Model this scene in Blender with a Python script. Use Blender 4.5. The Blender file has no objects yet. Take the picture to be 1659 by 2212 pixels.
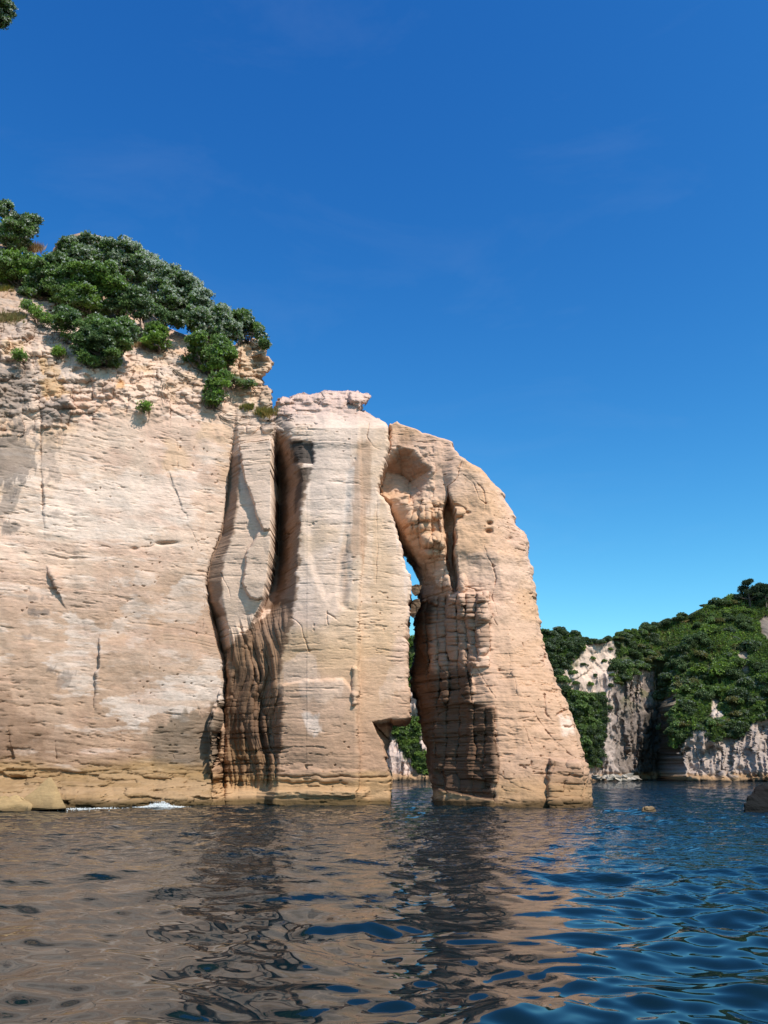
import bpy, math, random
import numpy as np

random.seed(7)
RNG = np.random.default_rng(11)
F32 = np.float32
scene = bpy.context.scene
COL = scene.collection

# ------------------------------------------------------------------ camera model
CAM_H = 2.3
FPX = 1790.0                       # focal length in units of a 1659 x 2212 picture
PITCH = math.atan(558.0 / FPX)
CP, SP = math.cos(PITCH), math.sin(PITCH)

def project(x, y, z):
    zc = y * CP + (z - CAM_H) * SP
    yc = -y * SP + (z - CAM_H) * CP
    return 829.5 + FPX * x / zc, 1106.0 - FPX * yc / zc

def ray_at(u, v, y):
    """world point at depth y seen in direction (u, v)"""
    xc = (u - 829.5) / FPX; yc = (1106.0 - v) / FPX
    dy = CP - yc * SP; dz = SP + yc * CP
    t = y / dy
    return xc * t, y, CAM_H + dz * t

# ------------------------------------------------------------------ object helpers
def link(o, parent=None):
    COL.objects.link(o)
    if parent is not None:
        o.parent = parent
    return o

def tag(o, label=None, cat=None, group=None, kind=None):
    if label: o["label"] = label
    if cat: o["category"] = cat
    if group: o["group"] = group
    if kind: o["kind"] = kind
    return o

def empty(name, loc):
    o = bpy.data.objects.new(name, None)
    o.empty_display_size = 0.3
    o.location = loc
    return link(o)

def np_mesh(name, verts, faces, colors=None, smooth=False):
    """verts (n,3), faces (m,k) with one fixed k"""
    me = bpy.data.meshes.new(name)
    verts = np.ascontiguousarray(verts, dtype=F32)
    faces = np.ascontiguousarray(faces, dtype=np.int32)
    n, (m, k) = len(verts), faces.shape
    me.vertices.add(n); me.vertices.foreach_set("co", verts.ravel())
    me.loops.add(m * k); me.loops.foreach_set("vertex_index", faces.ravel())
    me.polygons.add(m)
    me.polygons.foreach_set("loop_start", np.arange(0, m * k, k, dtype=np.int32))
    if smooth:
        me.polygons.foreach_set("use_smooth", np.ones(m, dtype=bool))
    if colors is not None:
        ca = me.color_attributes.new("Col", 'FLOAT_COLOR', 'POINT')
        c4 = np.ones((n, 4), dtype=F32); c4[:, :3] = colors
        ca.data.foreach_set("color", c4.ravel())
    me.update(calc_edges=True)
    me.validate()
    return me

def mesh_obj(name, me, mat, parent=None):
    o = bpy.data.objects.new(name, me)
    if mat is not None:
        me.materials.append(mat)
    return link(o, parent)

# ------------------------------------------------------------------ noise
TAB = RNG.random((256, 256)).astype(F32) * 2 - 1

def vn(x, y, seed=0):
    x = np.asarray(x, dtype=np.float64) + seed * 17.31
    y = np.asarray(y, dtype=np.float64) + seed * 41.77
    xi = np.floor(x); yi = np.floor(y)
    fx = (x - xi).astype(F32); fy = (y - yi).astype(F32)
    fx = fx * fx * (3 - 2 * fx); fy = fy * fy * (3 - 2 * fy)
    xi = xi.astype(np.int64) & 255; yi = yi.astype(np.int64) & 255
    x1 = (xi + 1) & 255; y1 = (yi + 1) & 255
    a = TAB[xi, yi]; b = TAB[x1, yi]; c = TAB[xi, y1]; d = TAB[x1, y1]
    return (a + (b - a) * fx) * (1 - fy) + (c + (d - c) * fx) * fy

def fbm(x, y, oct=4, seed=0, gain=0.5):
    s = 0; amp = 1.0; tot = 0
    for i in range(oct):
        s = s + amp * vn(x, y, seed + i * 3.7)
        tot += amp
        amp *= gain
        x, y = x * 1.9 + y * 0.37, y * 1.9 - x * 0.37
    return s / tot

def fbm_s(x, y, oct=4, seed=0, gain=0.55):
    """no rotation: keeps a horizontal stretch"""
    s = 0; amp = 1.0; tot = 0
    for i in range(oct):
        s = s + amp * vn(x, y, seed + i * 3.7)
        tot += amp; amp *= gain
        x, y = x * 2.03, y * 2.03
    return s / tot

def sstep(a, b, x):
    t = np.clip((x - a) / (b - a), 0, 1)
    return t * t * (3 - 2 * t)

def hash2(ix, iy, k):
    return TAB[(ix * 7 + k * 53) & 255, (iy * 13 + k * 29) & 255] * 0.5 + 0.5

def worley(x, y, seed=0):
    """returns F1, F2 and a random value for the nearest cell"""
    xi = np.floor(x).astype(np.int64); yi = np.floor(y).astype(np.int64)
    f1 = np.full(x.shape, 9.0, F32); f2 = np.full(x.shape, 9.0, F32); cid = np.zeros(x.shape, F32)
    for dx in (-1, 0, 1):
        for dy in (-1, 0, 1):
            cx, cy = xi + dx, yi + dy
            px = cx + 0.15 + 0.7 * hash2(cx, cy, seed + 1); py = cy + 0.15 + 0.7 * hash2(cx, cy, seed + 2)
            d = np.sqrt((x - px) ** 2 + (y - py) ** 2).astype(F32)
            nearer = d < f1
            f2 = np.where(nearer, f1, np.minimum(f2, d))
            cid = np.where(nearer, hash2(cx, cy, seed + 5), cid)
            f1 = np.where(nearer, d, f1)
    return f1, f2, cid

# ------------------------------------------------------------------ 2D polygon tools
def seg_dist(px, py, pts, closed):
    d = np.full(px.shape, 1e9, F32)
    n = len(pts)
    for i in range(n if closed else n - 1):
        ax, ay = pts[i][0], pts[i][1]; bx, by = pts[(i + 1) % n][0], pts[(i + 1) % n][1]
        ex, ey = bx - ax, by - ay
        L = ex * ex + ey * ey + 1e-9
        t = np.clip(((px - ax) * ex + (py - ay) * ey) / L, 0, 1)
        d = np.minimum(d, (px - ax - t * ex) ** 2 + (py - ay - t * ey) ** 2)
    return np.sqrt(d)

def inside(px, py, pts):
    r = np.zeros(px.shape, bool)
    n = len(pts)
    for i in range(n):
        ax, ay = pts[i]; bx, by = pts[(i + 1) % n]
        if ay == by: continue
        c = (ay > py) != (by > py)
        r ^= c & (px < (bx - ax) * (py - ay) / (by - ay) + ax)
    return r

def sdf(px, py, pts):
    """positive inside"""
    d = seg_dist(px, py, pts, True)
    return np.where(inside(px, py, pts), d, -d)

class Relief:
    """outward relief of a rock face, drawn on a 1 px lattice"""
    def __init__(s, u0, u1, v0, v1):
        s.u0, s.v0 = u0, v0
        s.uc = np.arange(u0, u1 + 1, dtype=F32); s.vc = np.arange(v0, v1 + 1, dtype=F32)
        s.U, s.V = np.meshgrid(s.uc, s.vc)
        s.D = np.zeros(s.U.shape, F32)
    def loft(s, lines):
        P = []
        for ln in lines:
            ln = sorted(ln)
            vs = [k[0] for k in ln]
            P.append((np.interp(s.vc, vs, [k[1] for k in ln]), np.interp(s.vc, vs, [k[2] for k in ln])))
        us = np.array([p[0] for p in P]); ds = np.array([p[1] for p in P])
        us = np.maximum.accumulate(us + np.arange(len(P))[:, None] * 1e-3, axis=0)
        for r in range(len(s.vc)):
            s.D[r] = np.interp(s.uc, us[:, r], ds[:, r])
    def table(s, us, rows):
        vs = [r[0] for r in rows]
        cols = np.array([[np.interp(v, vs, [r[1][k] for r in rows]) for k in range(len(us))] for v in s.vc])
        for r in range(len(s.vc)):
            s.D[r] += np.interp(s.uc, us, cols[r])
    def box(s, pts, m):
        xs = [p[0] for p in pts]; ys = [p[1] for p in pts]
        a = max(0, int(min(xs) - m - s.u0)); b = min(len(s.uc), int(max(xs) + m - s.u0) + 2)
        c = max(0, int(min(ys) - m - s.v0)); d = min(len(s.vc), int(max(ys) + m - s.v0) + 2)
        return (slice(c, d), slice(a, b))
    def blur(s, r, sl=None):
        A = s.D if sl is None else s.D[sl]
        k = np.exp(-0.5 * (np.arange(-2 * r, 2 * r + 1) / r) ** 2); k /= k.sum()
        for ax in (0, 1):
            p = np.pad(A, [(2 * r, 2 * r) if i == ax else (0, 0) for i in (0, 1)], mode='edge')
            o = np.zeros_like(A)
            for i, w in enumerate(k):
                q = [slice(None), slice(None)]; q[ax] = slice(i, i + A.shape[ax])
                o += w * p[tuple(q)]
            A = o
        if sl is None: s.D = A.astype(F32)
        else: s.D[sl] = A
    def crack(s, pts, width, depth, wob=2.0):
        q = s.box(pts, width * 4 + 8)
        U = s.U[q] + wob * fbm(s.U[q] * 0.05, s.V[q] * 0.05, 2, 3); V = s.V[q] + wob * fbm(s.U[q] * 0.05, s.V[q] * 0.05, 2, 9)
        d = seg_dist(U, V, pts, False)
        k = 0.25 + 0.75 * sstep(-.35, .35, vn(s.U[q] * 0.045, s.V[q] * 0.045, 6))
        s.D[q] -= depth * 0.55 * k * np.exp(-(d / (width * (0.42 + 0.25 * k))) ** 2)
    def add(s, pts, h, soft=3.0, wob=3.0):
        q = s.box(pts, soft * 3 + 10)
        U = s.U[q] + wob * fbm(s.U[q] * 0.06, s.V[q] * 0.06, 3, 5); V = s.V[q] + wob * fbm(s.U[q] * 0.06, s.V[q] * 0.06, 3, 8)
        s.D[q] += h * sstep(-soft * 0.5, soft * 0.5, sdf(U, V, pts))
    def knob(s, u, v, ru, rv, h):
        q = s.box([(u, v)], max(ru, rv) * 1.5)
        U, V = s.U[q], s.V[q]
        w = 1 + 0.25 * fbm(U * 0.08, V * 0.08, 2, 12)
        r2 = (((U - u) / ru) ** 2 + ((V - v) / rv) ** 2) * w
        s.D[q] += h * np.sqrt(np.clip(1 - r2, 0, 1))
    def tris(s, tri):
        for t in tri:
            q = s.box([p[:2] for p in t], 1)
            U, V = s.U[q], s.V[q]
            (x1, y1, a), (x2, y2, b), (x3, y3, c) = t
            det = (y2 - y3) * (x1 - x3) + (x3 - x2) * (y1 - y3)
            l1 = ((y2 - y3) * (U - x3) + (x3 - x2) * (V - y3)) / det
            l2 = ((y3 - y1) * (U - x3) + (x1 - x3) * (V - y3)) / det
            l3 = 1 - l1 - l2
            m = (l1 >= -1e-4) & (l2 >= -1e-4) & (l3 >= -1e-4)
            s.D[q] = np.where(m, s.D[q] + l1 * a + l2 * b + l3 * c, s.D[q])
    def cells(s, pts, su, sv, h, gap, seed, soft=10, rel=0.5):
        q = s.box(pts, soft)
        U, V = s.U[q], s.V[q]
        Uw = U + 0.55 * su * fbm(U / su * .7, V / sv * .7, 3, seed); Vw = V + 0.55 * sv * fbm(U / su * .7, V / sv * .7, 3, seed + 4)
        f1, f2, cid = worley(Uw / su, Vw / sv, seed)
        m = sstep(-soft, soft, sdf(U, V, pts) + soft * fbm(U * .05, V * .05, 3, seed + 6))
        e = f2 - f1
        gk = gap * (0.35 + 0.9 * sstep(-.3, .4, vn(U / su * .45, V / sv * .45, seed + 8)))
        s.D[q] += m * (h * (cid - 0.5) * rel * 2 + h * .35 * (.5 - f1) + gk * (sstep(0.0, 0.22, e) - 1))
    def blocks(s, pts, su, sv, h, gap, seed, soft=8, rnd=.25):
        """jointed rock: upright joints crossed by bedding"""
        q = s.box(pts, soft)
        U, V = s.U[q], s.V[q]
        Uw = U + .7 * su * fbm(U / su * .45, V / sv * .22, 3, seed); Vw = V + .5 * sv * fbm(U / su * .5, V / sv * .4, 3, seed + 4)
        cx = Uw / su; ci = np.floor(cx).astype(np.int64); fx = cx - ci
        hc = hash2(ci, ci * 3, seed)
        cy = Vw / (sv * (.6 + .9 * hc)) + 7.3 * hc; ri = np.floor(cy).astype(np.int64); fy = cy - ri
        ex = np.minimum(fx, 1 - fx) * su; ey = np.minimum(fy, 1 - fy) * sv
        m = sstep(-soft, soft, sdf(U, V, pts) + soft * fbm(U * .05, V * .05, 3, seed + 6))
        k1 = sstep(-.35, .35, vn(U / su * .4, V / sv * .3, seed + 8)); k2 = sstep(-.2, .5, vn(U / su * .3, V / sv * .6, seed + 9))
        hh = h * (hash2(ci, ri, seed + 3) - .5) + .6 * h * (hc - .5)
        dome = rnd * h * (1 - (2 * fx - 1) ** 2) * (1 - .6 * (2 * fy - 1) ** 2)
        s.D[q] += m * (hh + dome - gap * (k1 * np.exp(-(ex / 1.8) ** 2) + .6 * k2 * np.exp(-(ey / 1.5) ** 2)))
    def at(s, u, v, A=None):
        A = s.D if A is None else A
        x = np.clip(u - s.u0, 0, A.shape[1] - 1.001); y = np.clip(v - s.v0, 0, A.shape[0] - 1.001)
        xi = x.astype(np.int32); yi = y.astype(np.int32)
        fx = (x - xi).astype(F32); fy = (y - yi).astype(F32)
        return (A[yi, xi] * (1 - fx) + A[yi, xi + 1] * fx) * (1 - fy) + (A[yi + 1, xi] * (1 - fx) + A[yi + 1, xi + 1] * fx) * fy
    def point(s, u, v, y0):
        y = y0 - float(s.at(np.array([float(u)]), np.array([float(v)]))[0])
        return ray_at(u, v, y)

def rock_grid(R, y0, xr, zr, step, poly, jit, extra, iters=9, dense=None):
    """heightfield rock: lattice in x and z, relief along y. Returns vertices, quads (skirt included), u, v"""
    xs = np.arange(xr[0], xr[1], step, dtype=np.float64); zs = np.arange(zr[0], zr[1], step, dtype=np.float64)
    if dense: xs = np.concatenate([xs[xs < dense[0]], np.arange(dense[0], dense[1], dense[2]), xs[xs > dense[1]]])
    X, Z = np.meshgrid(xs, zs)
    D = np.zeros(X.shape, F32)
    for i in range(iters):
        u, v = project(X, y0 - D, Z)
        Dn = R.at(u, v)
        D = Dn if i < 2 else D * 0.35 + Dn * 0.65
    u, v = project(X, y0 - D, Z)
    S = R.at(u + jit * vn(X * 0.7, Z * 2.6, 21) + 0.6 * jit * vn(X * 2.5, Z * 7, 22), v + 0.7 * jit * vn(X * 1.3, Z * 1.5, 23), poly)
    keep = S > 0
    e = extra(X - 0.8 * D, Z, u, v, S)
    gz, gx = np.gradient(D, zs, xs)
    gx = np.clip(gx, -3, 3); gz = np.clip(gz, -2, 2)
    rimk = sstep(2, 14, S); gx = gx * rimk; gz = gz * rimk
    e = e * (1 + .7 * np.clip(np.abs(gx) - .6, 0, 1.4))
    nl = np.sqrt(1 + gx * gx + gz * gz)
    PX = X - e * gx / nl; PZ = Z - 0.5 * e * gz / nl; D = D + e / nl
    cell = keep[:-1, :-1] & keep[1:, :-1] & keep[:-1, 1:] & keep[1:, 1:]
    idx = np.arange(X.size).reshape(X.shape)
    q = np.stack([idx[:-1, :-1], idx[:-1, 1:], idx[1:, 1:], idx[1:, :-1]], -1)[cell]
    used = np.unique(q)
    remap = np.full(X.size, -1, np.int64); remap[used] = np.arange(len(used))
    q = remap[q]
    V = np.stack([PX.ravel()[used], (y0 - D).ravel()[used], PZ.ravel()[used]], -1)
    return V, q, u.ravel()[used], v.ravel()[used]

def add_skirt(V, q, C, depth):
    """close the rim: run the rim backwards by depth so that the rock has thickness"""
    e = np.concatenate([q[:, [0, 1]], q[:, [1, 2]], q[:, [2, 3]], q[:, [3, 0]]])
    key = np.minimum(e[:, 0], e[:, 1]) * (len(V) + 1) + np.maximum(e[:, 0], e[:, 1])
    _, inv, cnt = np.unique(key, return_inverse=True, return_counts=True)
    b = e[cnt[inv] == 1]
    rim = np.unique(b)
    m = np.full(len(V), -1, np.int64)
    prev = rim; Vs = [V]; Cs = [C]; Q = [q]; n = len(V)
    prevmap = np.full(len(V), -1, np.int64); prevmap[rim] = rim
    steps = 7
    for k in range(1, steps + 1):
        t = depth * k / steps
        R = V[rim].copy()
        R[:, 0] += np.minimum(R[:, 0], 0) * 1.06 * t / R[:, 1] * sstep(28, 31, R[:, 2])
        R[:, 2] += np.where(R[:, 0] < 2, (R[:, 2] - CAM_H) * 1.0 * t / R[:, 1] * sstep(28, 31, R[:, 2]), 0)
        R[:, 1] += t
        w = 0.35 * min(1.0, t)
        R[:, 0] += w * fbm(R[:, 1] * 0.9, R[:, 2] * 0.9, 3, 31); R[:, 2] += w * fbm(R[:, 1] * 0.9 + 5, R[:, 0] * 0.9, 3, 33)
        nm = np.full(len(V), -1, np.int64); nm[rim] = n + np.arange(len(rim))
        Q.append(np.stack([b[:, 1], b[:, 0], b[:, 0], b[:, 1]], -1) * 0 + np.stack([prevmap[b[:, 1]], prevmap[b[:, 0]], nm[b[:, 0]], nm[b[:, 1]]], -1))
        Vs.append(R); Cs.append(C[rim] * 0.9); n += len(rim); prevmap = nm
    return np.concatenate(Vs), np.concatenate(Q), np.concatenate(Cs)

# ------------------------------------------------------------------ materials
def new_mat(name):
    m = bpy.data.materials.new(name); m.use_nodes = True
    nt = m.node_tree
    return m, nt, nt.nodes["Principled BSDF"]

def rock_mat(name, scale=1.0, bump=0.35, rough=0.92):
    m, nt, b = new_mat(name)
    N, L = nt.nodes, nt.links
    at = N.new("ShaderNodeAttribute"); at.attribute_name = "Col"
    tc = N.new("ShaderNodeTexCoord")
    mp = N.new("ShaderNodeMapping"); mp.inputs["Scale"].default_value = (1.2 * scale, 1.2 * scale, 5 * scale)
    L.new(tc.outputs["Object"], mp.inputs["Vector"])
    n1 = N.new("ShaderNodeTexNoise"); n1.inputs["Scale"].default_value = 2.2; n1.inputs["Detail"].default_value = 8; n1.inputs["Roughness"].default_value = 0.7
    L.new(mp.outputs[0], n1.inputs["Vector"])
    r1 = N.new("ShaderNodeMapRange"); r1.inputs["From Min"].default_value = 0.3; r1.inputs["From Max"].default_value = 0.7
    r1.inputs["To Min"].default_value = 0.8; r1.inputs["To Max"].default_value = 1.14
    L.new(n1.outputs["Fac"], r1.inputs["Value"])
    mul = N.new("ShaderNodeVectorMath"); mul.operation = 'MULTIPLY'
    L.new(at.outputs["Color"], mul.inputs[0]); L.new(r1.outputs[0], mul.inputs[1])
    L.new(mul.outputs[0], b.inputs["Base Color"])
    n2 = N.new("ShaderNodeTexNoise"); n2.inputs["Scale"].default_value = 5.5 * scale; n2.inputs["Detail"].default_value = 9; n2.inputs["Roughness"].default_value = 0.72
    mp2 = N.new("ShaderNodeMapping"); mp2.inputs["Scale"].default_value = (0.8, 0.8, 1.8)
    L.new(tc.outputs["Object"], mp2.inputs["Vector"]); L.new(mp2.outputs[0], n2.inputs["Vector"])
    bp = N.new("ShaderNodeBump"); bp.inputs["Strength"].default_value = bump; bp.inputs["Distance"].default_value = 0.12 / scale
    L.new(n2.outputs["Fac"], bp.inputs["Height"]); L.new(bp.outputs[0], b.inputs["Normal"])
    b.inputs["Roughness"].default_value = rough
    b.inputs["Specular IOR Level"].default_value = 0.15
    return m

def leaf_mat(name, back=1.6):
    m, nt, b = new_mat(name)
    N, L = nt.nodes, nt.links
    at = N.new("ShaderNodeAttribute"); at.attribute_name = "Col"
    L.new(at.outputs["Color"], b.inputs["Base Color"])
    b.inputs["Roughness"].default_value = 0.5
    b.inputs["Specular IOR Level"].default_value = 0.2
    tr = N.new("ShaderNodeBsdfTranslucent")
    hs = N.new("ShaderNodeHueSaturation"); hs.inputs["Value"].default_value = 1.2; hs.inputs["Saturation"].default_value = 1.2
    L.new(at.outputs["Color"], hs.inputs["Color"]); L.new(hs.outputs[0], tr.inputs["Color"])
    mx = N.new("ShaderNodeMixShader"); mx.inputs[0].default_value = 0.3
    out = N["Material Output"]
    L.new(b.outputs[0], mx.inputs[1]); L.new(tr.outputs[0], mx.inputs[2]); L.new(mx.outputs[0], out.inputs["Surface"])
    return m

def bark_mat(name, c):
    m, nt, b = new_mat(name)
    N, L = nt.nodes, nt.links
    n = N.new("ShaderNodeTexNoise"); n.inputs["Scale"].default_value = 9; n.inputs["Detail"].default_value = 5
    r = N.new("ShaderNodeValToRGB")
    r.color_ramp.elements[0].position = 0.3; r.color_ramp.elements[0].color = (c[0] * .5, c[1] * .5, c[2] * .5, 1)
    r.color_ramp.elements[1].position = 0.7; r.color_ramp.elements[1].color = (c[0] * 1.4, c[1] * 1.4, c[2] * 1.4, 1)
    L.new(n.outputs["Fac"], r.inputs[0]); L.new(r.outputs[0], b.inputs["Base Color"])
    b.inputs["Roughness"].default_value = 0.9
    return m

M_ROCK = rock_mat("sandstone")
M_FAR = rock_mat("far_rock", 0.35, 0.5)
M_LEAF = leaf_mat("leaves")
M_FARLEAF = leaf_mat("far_leaves")
M_GRASS = leaf_mat("grass_blades")
M_BARK = bark_mat("bark", (0.11, 0.085, 0.065))
M_ROOT = bark_mat("root_bark", (0.2, 0.15, 0.11))

# ------------------------------------------------------------------ colours (linear albedo)
C_PALE = np.array((0.66, 0.535, 0.43)); C_PINK = np.array((0.60, 0.455, 0.36)); C_TAN = np.array((0.52, 0.375, 0.265))
C_YEL = np.array((0.60, 0.44, 0.28)); C_BROWN = np.array((0.36, 0.245, 0.165)); C_VARN = np.array((0.125, 0.08, 0.05))
C_OCHRE = np.array((0.36, 0.245, 0.115)); C_GREY = np.array((0.22, 0.195, 0.175)); C_WHITE = np.array((0.74, 0.66, 0.58))
C_OLIVE = np.array((0.22, 0.19, 0.11)); C_EARTH = np.array((0.40, 0.29, 0.21))

def mixc(C, c, m):
    return C + (np.asarray(c) - C) * m[:, None]

def patch(C, u, v, x, z, pts, c, soft, amt=1.0, nz=10.0, fx=0.9, fz=0.9, seed=40):
    """a stain with a ragged edge"""
    xs = [p[0] for p in pts]; ys = [p[1] for p in pts]; m = soft + nz * 1.5
    s = np.nonzero((u > min(xs) - m) & (u < max(xs) + m) & (v > min(ys) - m) & (v < max(ys) + m))[0]
    if len(s) == 0: return C
    d = sdf(u[s], v[s], pts) + nz * fbm_s(x[s] * fx, z[s] * fz, 5, seed, 0.65) * 1.6
    k = sstep(-soft * 0.5, soft * 0.5, d) * amt
    C[s] = C[s] + (np.asarray(c) - C[s]) * k[:, None]
    return C

# =================================================================== NEAR CLIFF AND BUTTRESS (one relief)
R = Relief(-150, 930, 360, 1790)
Y0 = 64.0
flat = lambda u, d: [(360, u, d), (1790, u, d)]
L5 = [(860, 506, .6), (932, 504, .6), (996, 496, .5), (1076, 488, .5), (1156, 476, .6), (1212, 452, 1.0), (1256, 444, 1.1), (1288, 446, 1.0), (1341, 458, .9), (1389, 469, .8), (1427, 479, .6), (1478, 481, .6), (1549, 473, .7), (1629, 460, 1.0), (1677, 455, 1.2), (1740, 455, 1.3)]
lines = [
    flat(-160, 9.2), flat(0, 7.0), flat(150, 5.0), flat(300, 3.2), flat(415, 1.8), L5,
    [(860, 508, .6), (932, 507, .4), (996, 500, .0), (1076, 492, 0.0), (1156, 479, .2), (1212, 455, .7), (1256, 447, .5), (1300, 450, -.3), (1341, 461, -1.8), (1389, 473, -2.4), (1427, 482, -2.8), (1478, 484, -2.8), (1549, 478, -2.8), (1629, 470, -2.4), (1677, 480, -2.2), (1709, 485, -1.5), (1740, 486, 0.5)],
    [(860, 514, .7), (932, 514, .9), (996, 518, 1.5), (1076, 511, 1.7), (1156, 502, 1.8), (1212, 485, 1.7), (1256, 478, 1.7), (1300, 484, 1.6), (1341, 490, 1.3), (1389, 497, .9), (1440, 496, .3), (1504, 493, -.4), (1581, 490, -.7), (1677, 492, -.6), (1709, 493, -.1), (1740, 493, 1)],
    [(860, 586, 1.0), (900, 588, 1.2), (955, 590, 1.9), (1150, 591, 2.1), (1200, 588, 2.0), (1260, 580, 1.8), (1300, 566, 1.5), (1341, 545, 1.2), (1389, 520, .8), (1440, 525, .4), (1581, 520, -.2), (1709, 520, 0.2), (1740, 520, 1.1)],
    [(860, 590, 1.0), (900, 592, 1.2), (940, 594, .7), (985, 595, -1.5), (1050, 596, -2.6), (1200, 592, -2.6), (1260, 585, -2.0), (1300, 575, -.5), (1341, 560, .1), (1389, 545, .4), (1440, 550, .4), (1581, 550, .3), (1709, 555, .5), (1740, 555, 1.2)],
    [(860, 600, 1.2), (900, 600, 1.3), (940, 603, .8), (985, 605, -1.0), (1050, 607, -2.3), (1200, 604, -2.3), (1260, 600, -1.4), (1300, 592, -.2), (1341, 580, .5), (1389, 570, .7), (1440, 570, .6), (1581, 575, .6), (1740, 575, 1.4)],
    [(860, 620, 1.6), (900, 625, 1.8), (955, 634, 2.0), (1040, 655, 2.2), (1117, 650, 2.2), (1181, 645, 2.2), (1245, 640, 2.3), (1293, 637, 2.3), (1334, 631, 2.2), (1373, 616, 2.0), (1414, 608, 1.9), (1465, 604, 1.9), (1533, 612, 2.1), (1581, 609, 2.2), (1661, 602, 2.4), (1722, 595, 2.6), (1740, 595, 2.8)],
    [(900, 700, 2.5), (1300, 700, 2.7), (1740, 690, 3.1)],
    [(900, 772, 2.2), (1100, 778, 2.4), (1460, 768, 2.8), (1740, 770, 3.0)],
    [(900, 777, 2.1), (1100, 784, 2.0), (1460, 777, 2.2), (1740, 775, 2.6)],
    [(900, 845, 1.6), (1100, 850, 1.6), (1550, 850, 1.8)],
    [(900, 900, 1.0), (1550, 900, 1.1)],
]
R.loft(lines)
R.blur(1)
R.blur(9, R.box([(664, 930), (758, 1745)], 0))
R.table([-150, 60, 300, 455, 585, 640, 800],
        [(360, (-20, -22, -24, -24, -16, -12, -12)), (500, (-11, -13, -15, -15, -11, -9, -9)), (600, (-6, -7.5, -9.5, -9.5, -7, -7, -7)),
         (700, (-1.8, -2.6, -5, -5.2, -3.4, -5.5, -5.5)), (760, (-.6, -.8, -2, -3, -1.8, -4, -4)), (820, (0, -.2, -.6, -1.7, -2.0, -3.4, -3.4)),
         (870, (0, 0, 0, -.8, -1.3, -1.5, -1.3)), (925, (0, 0, 0, -.2, -.3, 0, 0)), (1790, (0, 0, 0, 0, 0, 0, 0))])
# ledges at the foot
W = 6 * fbm(R.U * 0.03, R.V * 0.0, 3, 61)
R.D += (sstep(1668, 1740, R.V + W) * 2.3 + sstep(1700, 1708, R.V + W) * 0.35) * (1 - sstep(455, 520, R.U))
R.D += (sstep(1700, 1712, R.V + W * 0.5) * 0.6 + sstep(1660, 1668, R.V + W) * 0.15) * sstep(480, 520, R.U) * (1 - sstep(780, 800, R.U))
R.cells([(-150, 1655), (460, 1668), (500, 1710), (500, 1790), (-150, 1790)], 70, 10, .4, .07, 41, 6)
bd = sstep(-.2, .35, fbm(R.U * .02, R.V * .06, 3, 66)); W2 = W + 5 * fbm(R.U * .05, R.V * .02, 3, 67)
R.D -= 0.3 * bd * np.exp(-((R.V + W2 - 1693) / 3) ** 2) * sstep(590, 620, R.U)
R.D -= 0.22 * (1.2 - bd) * np.exp(-((R.V + W2 * .7 - 1679) / 2.2) ** 2) * sstep(590, 620, R.U)
# blocks on the pale rib
R.add([(519, 958), (590, 950), (593, 1145), (569, 1146), (553, 1100), (540, 1060), (528, 1040), (523, 992)], 0.75, 3)
R.add([(560, 1149), (594, 1147), (590, 1200), (581, 1260), (568, 1292), (555, 1296), (541, 1290), (533, 1280), (524, 1262), (528, 1240), (532, 1200)], 0.45, 4)
R.crack([(524, 1262), (540, 1291), (556, 1297), (568, 1292)], 2.2, .5)
R.crack([(478, 1240), (492, 1270), (498, 1290)], 1.6, .3)
# flutes of the brown flowstone
q = R.box([(480, 1270), (660, 1730)], 0)
U, V = R.U[q], R.V[q]
edge = np.interp(R.vc[q[0]], [1270, 1334, 1373, 1414, 1465, 1533, 1661, 1722], [640, 632, 618, 610, 606, 614, 604, 597])[:, None]
m = sstep(1300, 1370, V + 0.5 * (U - 560)) * sstep(488, 500, U) * (1 - sstep(edge - 16, edge - 2, U)) * (1 - sstep(1690, 1715, V))
wU = U + 16 * vn(V * 0.008, U * 0.008, 50) + 7 * vn(V * 0.022, U * 0.012, 51)
fl = np.clip(np.abs(fbm_s(wU * .042, V * .0045, 4, 53, .55)) * 2.6, 0, 1.2) * .75 + .25 * np.abs(np.sin(wU * 0.11))
R.D[q] += m * (0.75 * (fl - 0.5) + 0.25 * fbm_s(wU * .16, V * .012, 3, 54)) * (0.55 + 0.45 * sstep(1350, 1450, V))
R.crack([(520, 1372), (537, 1400), (548, 1440), (556, 1480), (565, 1530), (575, 1545)], 4, .7)
R.crack([(500, 1500), (515, 1520), (530, 1580), (533, 1680)], 3.5, .6)
R.crack([(545, 1500), (552, 1600), (556, 1680)], 3, .6)
R.crack([(583, 1440), (588, 1500), (570, 1545)], 3, .4)
R.add([(455, 1560), (478, 1490), (484, 1560), (476, 1680), (462, 1690), (456, 1660)], 1.6, 5)
# stains do not matter here: cracks and steps of the left wall
R.crack([(76, 770), (83, 830), (86, 900), (88, 1000), (92, 1100)], 2.2, .55)
R.crack([(70, 780), (76, 845), (82, 880)], 3, .4)
R.crack([(355, 1000), (372, 1040), (400, 1110), (425, 1180)], 1.3, .16, 3)
R.crack([(382, 950), (384, 1010)], 1.3, .15)
R.crack([(435, 1215), (440, 1300), (436, 1370)], 1.2, .15)
def step(R, pts, h, reach):
    """a spalled edge: the rock stands proud on the right of the line and eases back"""
    q = R.box(pts, reach * 2)
    U = R.U[q] + 7 * fbm(R.U[q] * .05, R.V[q] * .05, 3, 77); V = R.V[q]
    vs = [p[1] for p in pts]; e = U - np.interp(V, vs, [p[0] for p in pts])
    L_ = vs[-1] - vs[0]; end = sstep(vs[0], vs[0] + .25 * L_, V) * (1 - sstep(vs[-1] - .7 * L_, vs[-1], V))
    R.D[q] += h * end * sstep(-1.5, 1.5, e) * np.exp(-np.maximum(e, 0) / reach)
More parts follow.
